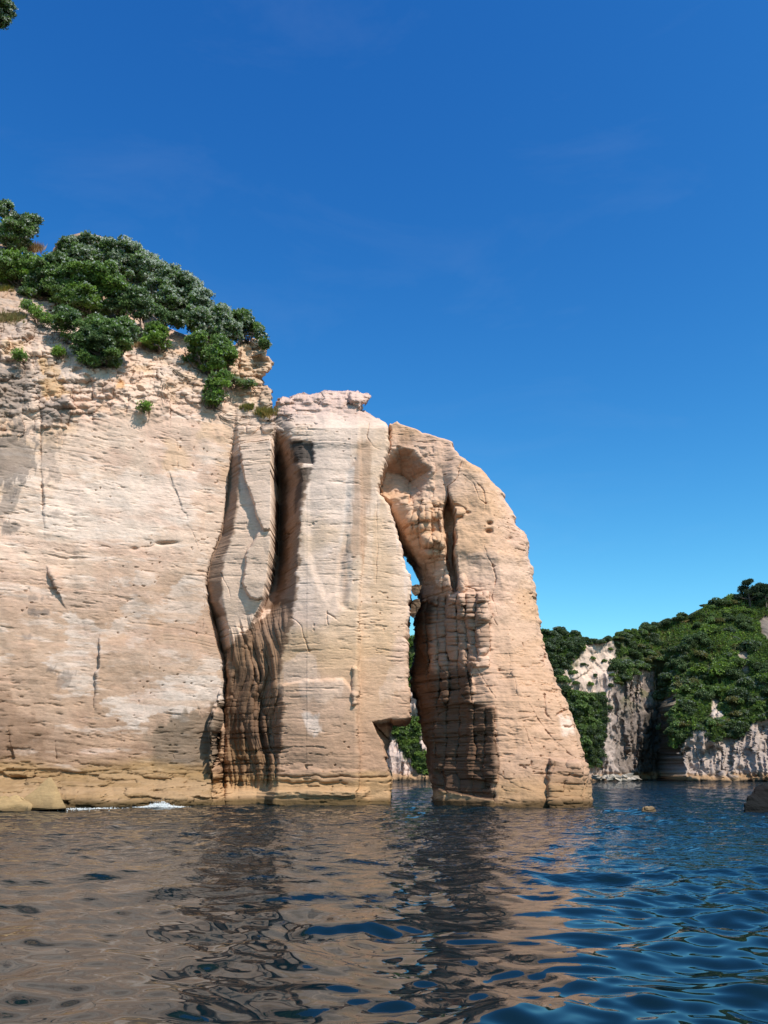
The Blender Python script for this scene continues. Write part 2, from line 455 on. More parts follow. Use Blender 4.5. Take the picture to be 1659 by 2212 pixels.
step(R, [(104, 1216), (112, 1250), (127, 1284), (150, 1330)], .5, 40)
step(R, [(219, 1360), (213, 1420), (209, 1490), (198, 1570)], .4, 50)
step(R, [(350, 990), (372, 1040), (400, 1110), (430, 1190)], .12, 40)
step(R, [(92, 1000), (95, 1100), (98, 1200)], .15, 60)
R.crack([(104, 1228), (112, 1256), (125, 1282)], 2.2, .3)
R.crack([(160, 1174), (210, 1182), (270, 1186), (330, 1178)], 1.6, .25, 4)
for (a, b, w, d) in ((352, 1174, 14, .5), (290, 1186, 9, .3), (372, 1173, 12, .25)):
    qq = R.box([(a, b)], 40)
    R.D[qq] -= d * np.exp(-((R.U[qq] - a) / w) ** 2 - ((R.V[qq] - b) / 3.2) ** 2)
R.crack([(415, 1500), (432, 1540), (448, 1560)], 1.5, .2)
R.crack([(362, 1600), (378, 1640)], 1.5, .15)
R.crack([(120, 1600), (121, 1640)], 1.5, .3)
R.crack([(18, 1580), (22, 1610), (28, 1640)], 4, .6)
qq = R.box([(20, 1655), (90, 1700)], 10)
R.D[qq] -= 1.0 * np.exp(-((R.U[qq] - 48) / 26) ** 2 - ((R.V[qq] - 1682) / 5) ** 2)
R.D += 0.35 * fbm(R.U * 0.011, R.V * 0.007, 4, 70) * (1 - sstep(440, 480, R.U)) * sstep(880, 960, R.V)
# weathered blocks under the bush
top = [(-150, 640), (60, 690), (180, 790), (300, 770), (420, 800), (500, 850), (490, 900), (330, 880), (200, 890), (100, 930), (-150, 930)]
R.cells(top, 60, 36, 0.5, 0.05, 3, 45)
R.blocks(top, 48, 26, 0.38, 0.2, 43, 45, .03)
R.D += .35 * fbm(R.U * .06, R.V * .09, 4, 93) * (1 - sstep(860, 920, R.V))
R.D += 0.5 * (0.35 - np.abs(fbm(R.U * .03, R.V * .045, 4, 91))) * (1 - sstep(860, 920, R.V))
R.cells(top, 24, 15, 0.15, 0.04, 8, 45)
R.blocks([(470, 735), (600, 730), (625, 870), (560, 880), (500, 830)], 34, 13, 0.6, 0.25, 5, 10)
R.blocks([(590, 840), (800, 836), (800, 884), (640, 905), (590, 900)], 58, 8, 0.4, 0.2, 7, 8, .05)
R.cells([(520, 895), (630, 880), (630, 935), (520, 935)], 28, 18, 0.5, 0.2, 9, 8)
R.D += 0.9 * fbm(R.U * 0.018, R.V * 0.02, 4, 90) * (1 - sstep(780, 870, R.V))
R.knob(420, 848, 26, 22, .5)
R.add([(755, 848), (800, 850), (797, 872), (776, 880), (760, 868)], 0.7, 6)
# buttress front
R.crack([(630, 1334), (650, 1352), (662, 1390), (668, 1408)], 1.6, .4)
R.crack([(706, 1320), (708, 1348)], 1.4, .3)
R.crack([(705, 1322), (735, 1345)], 1.6, .3)
R.crack([(797, 915), (793, 945), (806, 965), (822, 972)], 1.6, .4)
R.crack([(813, 1070), (816, 1180), (812, 1260)], 1.2, .18)
R.add([(660, 965), (790, 965), (760, 1010), (750, 1180), (728, 1280), (700, 1290), (665, 1200)], -0.18, 20)
R.add([(728, 1262), (735, 1200), (752, 1160), (757, 1230), (748, 1310), (735, 1310)], -0.2, 16)
R.add([(765, 1440), (777, 1445), (774, 1520), (762, 1525)], 0.3, 5)
R.add([(610, 1480), (660, 1470), (740, 1468), (770, 1500), (770, 1720), (596, 1720)], 0.22, 8)
R.add([(632, 955), (675, 955), (677, 1003), (632, 1003)], -0.22, 4)
R.tris([((805, 1563, -3.8), (846, 1555, -3.8), (842, 1600, -3.4)), ((805, 1563, -3.8), (842, 1600, -3.4), (821, 1595, -1.2)),
        ((821, 1595, -1.2), (842, 1600, -3.4), (838, 1640, -1.6)), ((821, 1595, -1.2), (838, 1640, -1.6), (832, 1628, -.2))])

cliff_poly = [(-140, 380), (-30, 390), (-6, 470), (4, 478), (14, 512), (24, 520), (28, 545), (60, 548), (112, 572), (118, 540), (128, 524), (146, 508), (170, 499), (196, 502), (224, 512), (236, 540), (300, 640), (340, 690), (400, 720), (470, 745), (510, 742), (520, 731), (535, 733), (548, 728), (560, 731), (568, 736), (570, 744), (576, 750), (573, 757), (572, 767), (579, 769), (586, 776), (590, 781), (587, 786), (589, 792), (580, 796), (578, 803), (566, 808), (561, 818), (567, 824), (566, 830), (580, 833), (588, 840), (594, 850),
              (608, 856), (600, 868), (596, 900), (560, 925), (520, 930), (506, 932)] + [(u + 1.5, v) for (v, u, d) in L5[1:]] + [(456, 1800), (-140, 1800)]
butt_poly = [(u + 1.2, v) for (v, u, d) in L5[1:]][::-1] + [(506, 932), (520, 929), (560, 924), (595, 899), (599, 868), (607, 856), (623, 860), (630, 853), (643, 849), (670, 852), (690, 846), (707, 841), (713, 845), (735, 845), (751, 842), (770, 846), (787, 850), (797, 852), (796, 862), (790, 872), (782, 868), (776, 886), (787, 890), (800, 895), (822, 904), (838, 913),
             (841.5, 950), (828.5, 1018), (821, 1042), (820, 1066), (840, 1087), (849.5, 1120), (860, 1150), (868, 1178), (873, 1205), (880, 1229), (891, 1248), (891, 1264), (887, 1274), (885, 1312), (885, 1322), (880, 1350), (879, 1380), (882, 1430), (886, 1490), (889, 1530), (887, 1550), (875, 1556), (843, 1558), (843, 1575), (837, 1610), (836, 1640), (842, 1672), (846, 1685), (845, 1714), (846, 1800), (456, 1800)]
def poly_raster(R, pts):
    return sdf(R.U, R.V, pts).astype(F32)
S_cliff = poly_raster(R, cliff_poly); S_butt = poly_raster(R, butt_poly)

def strata(X, Z, amp=1.0):
    zz = Z + 0.035 * X + 0.35 * vn(X * 0.09, Z * 0.12, 2) + 0.06 * vn(X * .6, Z * .8, 4)
    patchy = sstep(-.35, .45, fbm(X * 0.13, Z * 0.2, 3, 98))
    a = 0.055 * fbm_s(X * 0.10, zz * 1.3, 5, 100, .6) + 0.02 * patchy * vn(X * 0.5, zz * 8, 107)
    n = fbm_s(X * 0.9, zz * 5.5, 4, 111, .6)
    pit = sstep(0.26, 0.5, n) * (0.15 + 0.85 * patchy)
    n2 = vn(X * 3.1, Z * 5.0, 118)
    hole = sstep(0.78, 0.9, n2) * sstep(0.1, .5, vn(X * .4, Z * .5, 119))
    ln = vn(X * 0.17, zz * 4.6, 121)
    line = np.exp(-(ln / 0.045) ** 2) * sstep(.1, .55, vn(X * 0.3, Z * 0.6, 123))
    rough = 0.06 * fbm(X * 1.1, Z * 1.3, 5, 125, 0.62)
    dash = sstep(.30, .62, fbm_s(X * 0.42 + 40, zz * 3.4, 4, 127, .62)) * sstep(-.2, .3, vn(X * .2, Z * .35, 128))
    facet = np.abs(fbm(X * .35, Z * .3, 3, 129)) * .22
    return amp * (a - 0.11 * pit - 0.16 * hole - 0.07 * line - 0.10 * dash + rough + facet + 0.03 * patchy * fbm_s(X * .35, zz * 6.5, 3, 132, .7))

def roll(S, w, r):
    t = np.clip(S / w, 0, 1)
    return -r * (1 - np.sqrt(1 - (1 - t) ** 2))

def cliff_extra(X, Z, u, v, S):
    up = 1 - sstep(840, 900, v)
    e = strata(X, Z, 1.0) + up * (0.2 * fbm(X * 0.9, Z * 1.1, 5, 130, 0.6) + 0.1 * np.abs(fbm(X * 2, Z * 2.6, 3, 134)))
    cl = sstep(900, 850, v) * roll(S, 14, .6)
    e = e + sstep(1655, 1675, v) * strata(X * 1.3, Z * 1.6, 1.0)
    return e + cl
def butt_extra(X, Z, u, v, S):
    low = sstep(1560, 1640, v)
    e = strata(X, Z, 0.78 + 0.5 * low)
    gap = sstep(790, 815, u)
    topm = sstep(910, 870, v)
    return e + roll(S, 9, 0.5) * gap + roll(S, 7, .4) * topm

V_, q_, u_, v_ = rock_grid(R, Y0, (-38.0, -9.5), (-0.8, 56.0), 0.05, S_cliff, 3.0, cliff_extra)
x_, z_ = V_[:, 0] + .8 * (V_[:, 1] - 62.0), V_[:, 2]
def base_noise(x, z):
    return fbm_s(x * 0.10, z * 0.42, 5, 140, 0.6), fbm(x * 0.25, z * 0.25, 4, 146), fbm_s(x * 0.3, z * 2.2, 4, 150, 0.6)
n1, n2, n3 = base_noise(x_, z_)
C = np.tile(C_PALE, (len(x_), 1))
C = mixc(C, C_PINK, sstep(-.15, .35, n2 + 0.25 * n1))
C = mixc(C, C_TAN, sstep(1180, 1330, v_ + 90 * n1) * (0.45 + 0.35 * sstep(-.3, .3, n1)))
C = mixc(C, C_YEL, 0.55 * sstep(.1, .45, fbm(x_ * .3, z_ * .4, 4, 155)) * (1 - sstep(1000, 1150, v_)))
C = mixc(C, C_BROWN, sstep(1500, 1620, v_ + 60 * n2) * 0.8)
PW = dict(fx=0.5, fz=1.6)
for pts, amt in (([(200, 1400), (260, 1370), (430, 1215), (440, 1300), (420, 1350), (330, 1330), (290, 1290)], .55),
                 ([(130, 1280), (220, 1370), (210, 1500), (125, 1500), (110, 1430), (140, 1380)], .75),
                 ([(205, 1515), (300, 1490), (400, 1480), (480, 1450), (480, 1500), (420, 1540), (340, 1545), (230, 1560)], .85),
                 ([(420, 1440), (475, 1430), (470, 1500), (420, 1500), (360, 1530), (370, 1470)], .6),
                 ([(100, 1170), (330, 1160), (430, 1120), (430, 1020), (160, 1030), (100, 1080)], .5),
                 ([(270, 1335), (330, 1320), (335, 1360), (280, 1400)], .5), ([(230, 1235), (330, 1235), (400, 1260), (240, 1260)], .5)):
    C = patch(C, u_, v_, x_, z_, pts, C_WHITE, 8, amt, 26, **PW)
C = mixc(C, C_TAN * 0.95, 0.55 * sstep(.05, .3, n3) * sstep(1190, 1260, v_))
C = mixc(C, C_WHITE, 0.5 * sstep(.2, .4, fbm_s(x_ * .35, z_ * 1.9, 4, 160, .6)))
C = mixc(C, C_PINK * np.array((1.0, .9, .86)), 0.35 * sstep(.1, .5, fbm_s(x_ * .2, z_ * .8, 4, 163, .6)))
# grey lichen
LK = dict(fx=1.9, fz=.9)
for pts, amt, nz in (([(-140, 780), (70, 780), (70, 880), (40, 910), (-140, 910)], .8, 18), ([(-140, 915), (72, 930), (70, 1030), (20, 1060), (-140, 1060)], .8, 22), ([(85, 870), (150, 865), (150, 905), (110, 920), (86, 915)], .85, 14),
                     ([(90, 930), (130, 940), (125, 1040), (95, 1050)], .5, 16), ([(0, 1040), (50, 1045), (48, 1075), (20, 1110), (0, 1100)], .7, 14), ([(2, 1120), (20, 1125), (44, 1138), (20, 1155), (5, 1150)], .8, 8),
                     ([(100, 1104), (142, 1103), (140, 1116), (104, 1116)], .5, 7), ([(58, 1318), (108, 1313), (110, 1325), (85, 1335), (60, 1328)], .8, 7), ([(62, 1290), (106, 1286), (90, 1302)], .6, 8), ([(100, 1440), (125, 1435), (120, 1455), (100, 1460)], .7, 8), ([(120, 1450), (160, 1455), (150, 1480), (125, 1490)], .6, 10), ([(50, 1372), (70, 1376), (55, 1384)], .7, 5),
                     ([(70, 775), (130, 770), (125, 850), (80, 860)], .45, 14), ([(0, 690), (130, 690), (140, 730), (60, 745), (0, 720)], .5, 18)):
    C = patch(C, u_, v_, x_, z_, pts, C_GREY * 1.05, 7, amt * .9, nz * 1.35, **LK)
C = patch(C, u_, v_, x_, z_, [(85, 770), (130, 790), (140, 850), (100, 860), (88, 830)], (0.50, .33, .14), 10, .6, 16)
C = patch(C, u_, v_, x_, z_, [(250, 815), (272, 815), (270, 835), (252, 838)], (0.55, .30, .10), 8, .7, 6)
C = patch(C, u_, v_, x_, z_, [(0, 740), (50, 740), (50, 775), (0, 775)], (0.50, .35, .17), 10, .5, 12)
# lower right grey-brown, foot
C = patch(C, u_, v_, x_, z_, [(300, 1590), (340, 1560), (400, 1545), (480, 1530), (470, 1680), (330, 1660)], (0.20, .165, .12), 22, .75, 26, fx=1.2, fz=.6)
C = patch(C, u_, v_, x_, z_, [(-140, 1500), (10, 1490), (50, 1540), (110, 1580), (60, 1640), (-140, 1650)], C_BROWN * .75, 30, .7, 26)
C = mixc(C, C_OCHRE, sstep(1632, 1668, v_ + 26 * n2 + 12 * n3) * 0.85)
C = mixc(C, (0.44, .315, .185), sstep(1672, 1690, v_ + 12 * n3 + 8 * n2) * 0.8)
C = mixc(C, C_OCHRE * .8, 0.6 * sstep(.1, .4, fbm_s(x_ * .3, z_ * 3, 3, 170)) * sstep(1670, 1690, v_))
C = mixc(C, (0.12, .085, .04), sstep(0.6, 0.2, z_ + 0.25 * n2))
# upper slope: earth and grey weathered rock
C = mixc(C, C_EARTH, (1 - sstep(640, 720, v_ + 30 * n2)) * 0.9)
C = mixc(C, (0.45, .40, .35), 0.6 * sstep(.0, .35, fbm(x_ * .5, z_ * .7, 4, 175)) * (1 - sstep(780, 880, v_)))
C = mixc(C, (0.62, .46, .30), (1 - sstep(850, 890, v_)) * sstep(480, 520, u_) * 0.7)
C = mixc(C, C_EARTH * 1.15, 0.6 * sstep(0, .3, fbm(x_ * .4, z_ * .6, 4, 178)) * sstep(780, 830, v_) * (1 - sstep(880, 930, v_)) * sstep(280, 360, u_))
C *= (1 + 0.17 * n3 + 0.06 * n2)[:, None]
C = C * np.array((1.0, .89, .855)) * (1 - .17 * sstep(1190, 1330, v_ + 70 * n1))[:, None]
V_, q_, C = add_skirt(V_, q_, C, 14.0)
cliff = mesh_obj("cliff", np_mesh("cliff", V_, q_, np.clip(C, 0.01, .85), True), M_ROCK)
tag(cliff, kind="structure")

V_, q_, u_, v_ = rock_grid(R, Y0, (-15.0, 3.2), (-0.8, 38.0), 0.045, S_butt, 3.0, butt_extra, dense=(-13.8, -6.2, .022))
x_, z_ = V_[:, 0] + .8 * (V_[:, 1] - 62.0), V_[:, 2]
n1, n2, n3 = base_noise(x_, z_)
C = np.tile(C_YEL * 0.97, (len(x_), 1))
C = mixc(C, C_PINK * 1.02, sstep(-.2, .3, n2))
C = mixc(C, C_PALE, sstep(.0, .4, n1) * .6)
C = mixc(C, C_WHITE, (.35 + .3 * sstep(-.3, .3, n2)) * (1 - sstep(1250, 1420, v_ + 60 * n1)))
C = mixc(C, (0.53, .41, .36), (1 - sstep(885, 930, v_ + 20 * n2)) * .8)
C = mixc(C, C_PALE, (1 - sstep(570, 600, u_)) * sstep(900, 960, v_) * (1 - sstep(1330, 1400, v_)) * .7)
C = mixc(C, C_TAN * .95, sstep(1380, 1480, v_ + 40 * n1) * .75)
C = mixc(C, C_BROWN, sstep(1470, 1620, v_ + 50 * n1) * .75)
VS = dict(fx=1.3, fz=.25)
for pts, c, amt, nz in (([(768, 950), (798, 955), (795, 1080), (785, 1200), (760, 1230), (750, 1180), (758, 1080)], C_BROWN, .6, 12),
                        ([(745, 1020), (765, 1010), (760, 1080), (745, 1150), (735, 1180), (738, 1100)], C_WHITE, .75, 8),
                        ([(690, 1200), (760, 1190), (760, 1260), (700, 1350), (680, 1330)], C_PALE, .7, 16),
                        ([(736, 1180), (760, 1170), (752, 1300), (735, 1320)], C_BROWN, .4, 8),
                        ([(650, 1480), (740, 1470), (735, 1500), (700, 1520), (670, 1510)], C_PALE, .5, 14),
                        ([(655, 1545), (690, 1540), (698, 1580), (680, 1590)], C_WHITE, .7, 12),
                        ([(830, 1440), (885, 1430), (885, 1480), (840, 1520), (810, 1500)], C_PALE, .45, 18),
                        ([(612, 1430), (680, 1410), (690, 1470), (612, 1475)], C_PALE, .6, 12),
                        ([(835, 1000), (870, 1150), (885, 1260), (885, 1380), (800, 1380), (800, 1150)], C_YEL, .4, 20)):
    C = patch(C, u_, v_, x_, z_, pts, c, 10, amt, nz, **VS)
# dark varnish in the recess, flowstone and side strip
for pts, c, amt, nz in (([(600, 940), (650, 945), (660, 1030), (652, 1120), (646, 1260), (638, 1300), (560, 1330), (585, 1270), (592, 1200), (596, 1000)], C_BROWN * .55, .85, 10),
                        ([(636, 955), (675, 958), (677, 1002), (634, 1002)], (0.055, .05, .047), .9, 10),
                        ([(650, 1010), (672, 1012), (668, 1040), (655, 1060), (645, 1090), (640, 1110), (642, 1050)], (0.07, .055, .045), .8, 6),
                        ([(600, 1000), (615, 1000), (625, 1200), (615, 1280), (598, 1290)], C_VARN * 1.1, .7, 8),
                        ([(500, 1390), (560, 1340), (600, 1290), (640, 1300), (628, 1350), (612, 1390), (606, 1460), (615, 1540), (605, 1660), (596, 1690), (485, 1690), (490, 1450)], C_VARN * 1.35, .85, 12),
                        ([(492, 1500), (520, 1440), (560, 1470), (590, 1560), (600, 1640), (490, 1660)], C_VARN * .8, .5, 22),
                        ([(490, 990), (522, 985), (514, 1080), (505, 1150), (478, 1220), (480, 1300), (492, 1330), (462, 1340), (440, 1280), (446, 1200), (480, 1100)], C_BROWN * .62, .8, 6)):
    C = patch(C, u_, v_, x_, z_, pts, c, 7, amt, nz * 1.1, **dict(fx=.45, fz=1.5))
C = patch(C, u_, v_, x_, z_, [(525, 900), (625, 890), (625, 925), (560, 935)], C_GREY * 1.3, 8, .6, 14)
C = mixc(C, C_OCHRE * 1.05, sstep(1655, 1685, v_ + 16 * n3 + 12 * n2) * 0.7)
C = mixc(C, (0.47, .33, .19), sstep(1700, 1712, v_ + 8 * n3) * 0.7)
C = patch(C, u_, v_, x_, z_, [(455, 1690), (484, 1600), (520, 1600), (600, 1650), (600, 1690), (460, 1690)], (0.25, .16, .07), 20, .35, 14, **VS)
C = mixc(C, (0.12, .085, .04), sstep(0.6, 0.2, z_ + 0.25 * n2))
C *= (1 + 0.12 * n3 + 0.05 * n2)[:, None]
V_, q_, C = add_skirt(V_, q_, C, 7.0)
C = C * np.array((1.06, .925, .88))
butt = mesh_obj("rock_buttress", np_mesh("rock_buttress", V_, q_, np.clip(C, 0.01, .85), True), M_ROCK)
tag(butt, "tall tan sandstone buttress between the brown cleft in the cliff and the narrow arch gap", "rock buttress")

# =================================================================== PILLAR
P = Relief(790, 1330, 880, 1790)
YP = 60.0
P.loft([
    [(905, 835, .3), (950, 835, 0.2), (1017, 820, -.5), (1066, 812, -.8), (1120, 842, -2), (1177, 866, -3.5), (1222, 895, -4), (1264, 908, -4.5), (1300, 882, -6), (1444, 880, -6.5), (1486, 886, -6.5), (1537, 903, -6), (1617, 922, -5), (1665, 924, -4.5), (1720, 936, -4)],
    [(905, 850, .5), (950, 848, .4), (1017, 835, 0), (1066, 850, -.5), (1120, 868, -.8), (1177, 890, -1.4), (1222, 915, -2), (1264, 928, -2.5), (1300, 922, -3.2), (1360, 926, -2.8), (1450, 938, -3.0), (1537, 941, -3.2), (1610, 937, -3.2), (1665, 945, -2.8), (1720, 950, -2.4)],
    [(905, 900, .7), (1017, 900, .3), (1066, 890, -.1), (1120, 905, -.1), (1177, 915, -.5), (1222, 935, -.9), (1264, 945, -1.0), (1300, 955, -1.6), (1360, 965, -1.4), (1450, 975, -1.3), (1518, 985, -1.0), (1540, 1005, -.9), (1665, 1010, -.6), (1720, 1010, -.4)],
    [(905, 950, .7), (1017, 955, .4), (1060, 965, .3), (1075, 958, .3), (1120, 953, .3), (1177, 953, .2), (1222, 955, -.1), (1270, 968, -.2), (1285, 985, .2), (1330, 985, .3), (1450, 1008, .8), (1518, 1016, 1.0), (1530, 1060, 1.5), (1582, 1068, 1.7), (1662, 1071, 1.9), (1732, 1065, 2.0)],
    [(905, 990, .6), (1060, 975, .8), (1110, 985, 1.0), (1280, 990, 1.0), (1330, 1010, 1.2), (1450, 1030, 1.5), (1530, 1075, 1.8), (1662, 1080, 2.1), (1732, 1075, 2.2)],
    [(905, 1000, .5), (1000, 1030, .6), (1100, 1060, 1.0), (1300, 1090, 1.5), (1500, 1120, 1.8), (1740, 1150, 2.2)],
    [(905, 1010, 0), (1000, 1045, -.5), (1062, 1085, -.2), (1150, 1120, -.1), (1222, 1135, 0), (1320, 1145, .3), (1422, 1160, .6), (1500, 1190, .8), (1600, 1230, .9), (1740, 1265, 1.2)],
    [(905, 1015, -1), (950, 1003, -1), (1005, 1050, -1.3), (1062, 1103, -1.4), (1152, 1148, -1.4), (1222, 1163, -1.2), (1320, 1176, -1.2), (1422, 1195, -1), (1505, 1230, -1), (1600, 1266, -1), (1740, 1294, -.8)],
])
P.blur(1)
P.table([790, 1330], [(880, (-3.6, -3.6)), (1000, (-3.2, -3.2)), (1100, (-3.2, -3.2)), (1300, (-2.9, -2.9)), (1420, (-2.0, -2.0)), (1520, (-.7, -.7)), (1740, (.8, .8)), (1790, (1.0, 1.0))])
# niche with its three faces
c_, d1 = (886, 1040, -2.6), (881, 1066, -1.5)
P.tris([((830, 1019, -2.0), (843, 976, .1), (869, 1025, -2.5)), ((843, 976, .1), (862, 962, 0.15), (869, 1025, -2.5)), ((862, 962, .15), (897, 970, .15), (869, 1025, -2.5)),
        ((897, 970, .15), (917, 995, .1), c_), ((897, 970, .15), c_, (869, 1025, -2.5)), ((917, 995, .1), (937, 1014, .05), c_),
        ((830, 1019, -2.0), (869, 1025, -2.5), (822, 1045, -1.2)), ((869, 1025, -2.5), c_, d1), ((869, 1025, -2.5), d1, (843, 1075, -.5)), ((869, 1025, -2.5), (843, 1075, -.5), (822, 1045, -1.2)), ((822, 1045, -1.2), (843, 1075, -.5), (819, 1068, -.4)),
        (c_, (937, 1014, .05), (912, 1070, -.1)), (c_, (912, 1070, -.1), d1), (d1, (912, 1070, -.1), (880, 1090, -.6))])
qn = P.box([(824, 964), (936, 1088)], 0); P.blur(2, qn); P.D[qn] += .35 * fbm(P.U[qn] * .05, P.V[qn] * .06, 4, 210)
P.crack([(881, 1042), (880, 1068)], 1.6, .4, 0)
P.crack([(830, 1020), (869, 1026), (886, 1040), (935, 1015)], 1.3, .25, 0)
# long dark slot and its lips
P.add([(967, 1052), (974, 1070), (984, 1105), (986, 1120), (987, 1200), (992, 1276), (981, 1281), (969, 1240), (960, 1200), (963, 1160), (956, 1140), (958, 1100)], -2.6, 4, 1.5)
P.knob(990, 1105, 16, 12, .55)
P.add([(975, 1085), (1005, 1100), (1000, 1120), (985, 1128)], -.35, 8)
# knobbly hanging rock
P.blocks([(882, 1085), (930, 1078), (956, 1090), (958, 1140), (960, 1200), (930, 1205), (905, 1185), (885, 1140)], 19, 24, 0.55, 0.3, 2, 6, .3)
for k in ((905, 1140, 9, 14, .5), (925, 1168, 17, 15, .7), (943, 1170, 16, 24, .9), (928, 1110, 10, 20, .5), (945, 1110, 11, 14, .5), (912, 1110, 6, 18, .5), (930, 1195, 22, 10, .7), (890, 1130, 14, 25, .4)):
    P.knob(*k)
P.blocks([(922, 1205), (962, 1210), (975, 1282), (935, 1290), (915, 1250)], 20, 16, .5, .35, 6, 6)
P.knob(999, 1260, 11, 22, .5)
P.knob(965, 1265, 16, 24, .5)
# block ledge and jointed blocks on the shaded side
P.add([(970, 1284), (1040, 1281), (1050, 1300), (1052, 1340), (965, 1330)], .5, 4)
blk = [(925, 1290), (1050, 1284), (1062, 1400), (1020, 1440), (1016, 1515), (940, 1530), (935, 1480), (915, 1400)]
P.blocks(blk, 22, 34, 0.75, 0.7, 11, 8, .4)
P.blocks(blk, 60, 11, 0.16, 0.2, 14, 8)
dk = [(940, 1515), (1012, 1520), (1064, 1535), (1066, 1720), (950, 1715), (938, 1600)]
P.blocks(dk, 30, 44, 0.5, 0.4, 16, 8)
P.blocks(dk, 70, 10, 0.16, 0.22, 19, 8)
P.add([(1012, 1532), (1066, 1528), (1071, 1600), (1072, 1690), (1012, 1680)], .55, 5)
P.add([(1018, 1420), (1052, 1418), (1053, 1440), (1020, 1442)], .35, 4)
P.crack([(1066, 1530), (1070, 1600), (1075, 1665), (1072, 1700), (1064, 1738)], 2.0, .9)
P.crack([(1068, 1590), (1074, 1660)], 3.2, .7)
P.crack([(1005, 1380), (1018, 1425), (1050, 1475), (1070, 1505)], 1.5, .45)
P.crack([(1040, 1285), (1062, 1330), (1075, 1350)], 1.6, .35)
P.crack([(985, 1240), (1000, 1262), (1030, 1275)], 1.6, .3)
P.crack([(998, 985), (988, 1030), (968, 1052)], 1.6, .35)
P.crack([(1000, 1025), (1025, 1045), (1035, 1080), (1050, 1090)], 1.3, .25)
P.crack([(1045, 1180), (1055, 1205), (1068, 1225)], 2, .4)
P.crack([(1065, 1220), (1072, 1250), (1062, 1290), (1075, 1330)], 1.6, .35)
P.crack([(1098, 1410), (1110, 1460), (1118, 1500)], 1.3, .3)
P.crack([(1070, 1550), (1100, 1555), (1140, 1550)], 1.3, .2)
P.crack([(1130, 1570), (1160, 1640), (1190, 1730)], 1.2, .2)
P.crack([(1140, 1520), (1180, 1580), (1240, 1640)], 1.6, .35)
P.crack([(1075, 1670), (1110, 1695), (1150, 1710)], 1.3, .25)
# spur on the right foot
P.add([(1190, 1640), (1250, 1645), (1290, 1690), (1290, 1760), (1198, 1760), (1184, 1690)], .55, 6)
P.blocks([(1190, 1640), (1250, 1645), (1290, 1690), (1290, 1760), (1198, 1760), (1184, 1690)], 34, 14, .25, .16, 23, 6)
P.crack([(1184, 1655), (1184, 1690), (1200, 1745)], 2.6, .6)
P.crack([(1176, 1500), (1178, 1540), (1190, 1555)], 3, .5)
P.add([(1245, 1636), (1277, 1632), (1264, 1647), (1254, 1648)], -.5, 4)
P.add([(1215, 1566), (1240, 1566), (1236, 1572), (1216, 1571)], -.5, 3)
P.add([(1196, 1541), (1222, 1532), (1222, 1536), (1198, 1546)], -.5, 3)
P.add([(1150, 1290), (1170, 1290), (1178, 1420), (1170, 1440), (1166, 1360)], -.5, 6)
for (a, b, r, d) in ((1058, 1131, 6, .5), (1055, 1148, 7, .5), (1100, 1165, 9, .3), (1143, 1175, 10, .4), (1062, 1330, 6, .2), (1146, 1283, 4, .5), (1078, 1448, 5, .2), (1010, 1108, 6, .3)):
    qq = P.box([(a, b)], 30); P.D[qq] -= d * np.exp(-((P.U[qq] - a) / r) ** 2 - ((P.V[qq] - b) / (r * .6)) ** 2)
P.crack([(1020, 1030), (1045, 1060), (1048, 1100)], 2, .2)
P.D += 0.3 * fbm(P.U * 0.02, P.V * 0.012, 4, 200)
# sandy shelf at the waterline
P.D += 1.1 * sstep(-2, 3, P.V - np.interp(P.U, [950, 1065, 1075], [1706, 1727, 1760])) * sstep(948, 958, P.U) * (1 - sstep(1062, 1072, P.U))

pill_poly = [(842, 950), (842.5, 912), (848, 914), (857, 907), (880, 917), (907, 926), (909, 930), (944, 941), (962, 946), (977, 950), (979, 962), (993, 981), (1006, 985), (1038, 1005), (1068, 1032), (1096, 1062), (1093, 1072), (1098, 1081), (1118, 1107), (1116, 1126), (1128, 1140), (1141, 1152), (1147, 1171), (1143, 1185), (1144, 1197), (1157, 1222), (1157, 1250), (1160, 1273), (1169, 1321), (1174, 1360), (1189, 1422), (1208, 1476), (1224, 1505), (1243, 1550), (1256, 1582), (1269, 1633), (1278, 1662), (1286, 1707), (1286, 1800), (938, 1800),
             (940, 1712), (937, 1703), (931, 1665), (928, 1646), (929, 1617), (920, 1602), (913, 1590), (909, 1560), (910, 1537), (898, 1505), (891, 1486), (890, 1462), (889, 1444), (894, 1422), (898, 1395), (897, 1358), (897, 1336), (900, 1322), (902, 1305), (904, 1294), (908, 1280), (913, 1264), (910, 1241), (900, 1222), (884, 1196), (871, 1177), (862, 1150), (851, 1120), (842, 1086), (822, 1066), (823, 1042), (830, 1018)]
S_pill = poly_raster(P, pill_poly)
def pill_extra(X, Z, u, v, S):
    e = strata(X, Z, 0.95 + .5 * sstep(1600, 1700, v)) + 0.10 * fbm(X * 1.0, Z * 1.3, 4, 205, .6)
    rt = sstep(.5, 1.0, (u - 900) / np.maximum(1, np.interp(v, [900, 1100, 1300, 1500, 1740], [970, 1110, 1165, 1222, 1286]) - 900))
    return e + roll(S, 16, 1.1) * rt + roll(S, 6, .4) * (1 - rt)
V_, q_, u_, v_ = rock_grid(P, YP, (-1.2, 15.5), (-0.8, 31.0), 0.036, S_pill, 3.2, pill_extra)
x_, z_ = V_[:, 0] + .8 * (V_[:, 1] - 62.0), V_[:, 2]
n1, n2, n3 = base_noise(x_ + 50, z_)
C = np.tile(C_YEL * np.array((.98, .96, 1.0)), (len(x_), 1))
C = mixc(C, C_PINK, sstep(-.2, .35, n2) * .8)
C = mixc(C, C_PALE * .95, sstep(.05, .4, n1) * .5)
C = mixc(C, C_TAN * .95, sstep(1250, 1500, v_ + 60 * n1) * .7)
C = mixc(C, C_TAN * .82, sstep(1500, 1700, v_ + 60 * n1) * .75)
VS2 = dict(fx=1.1, fz=.4)
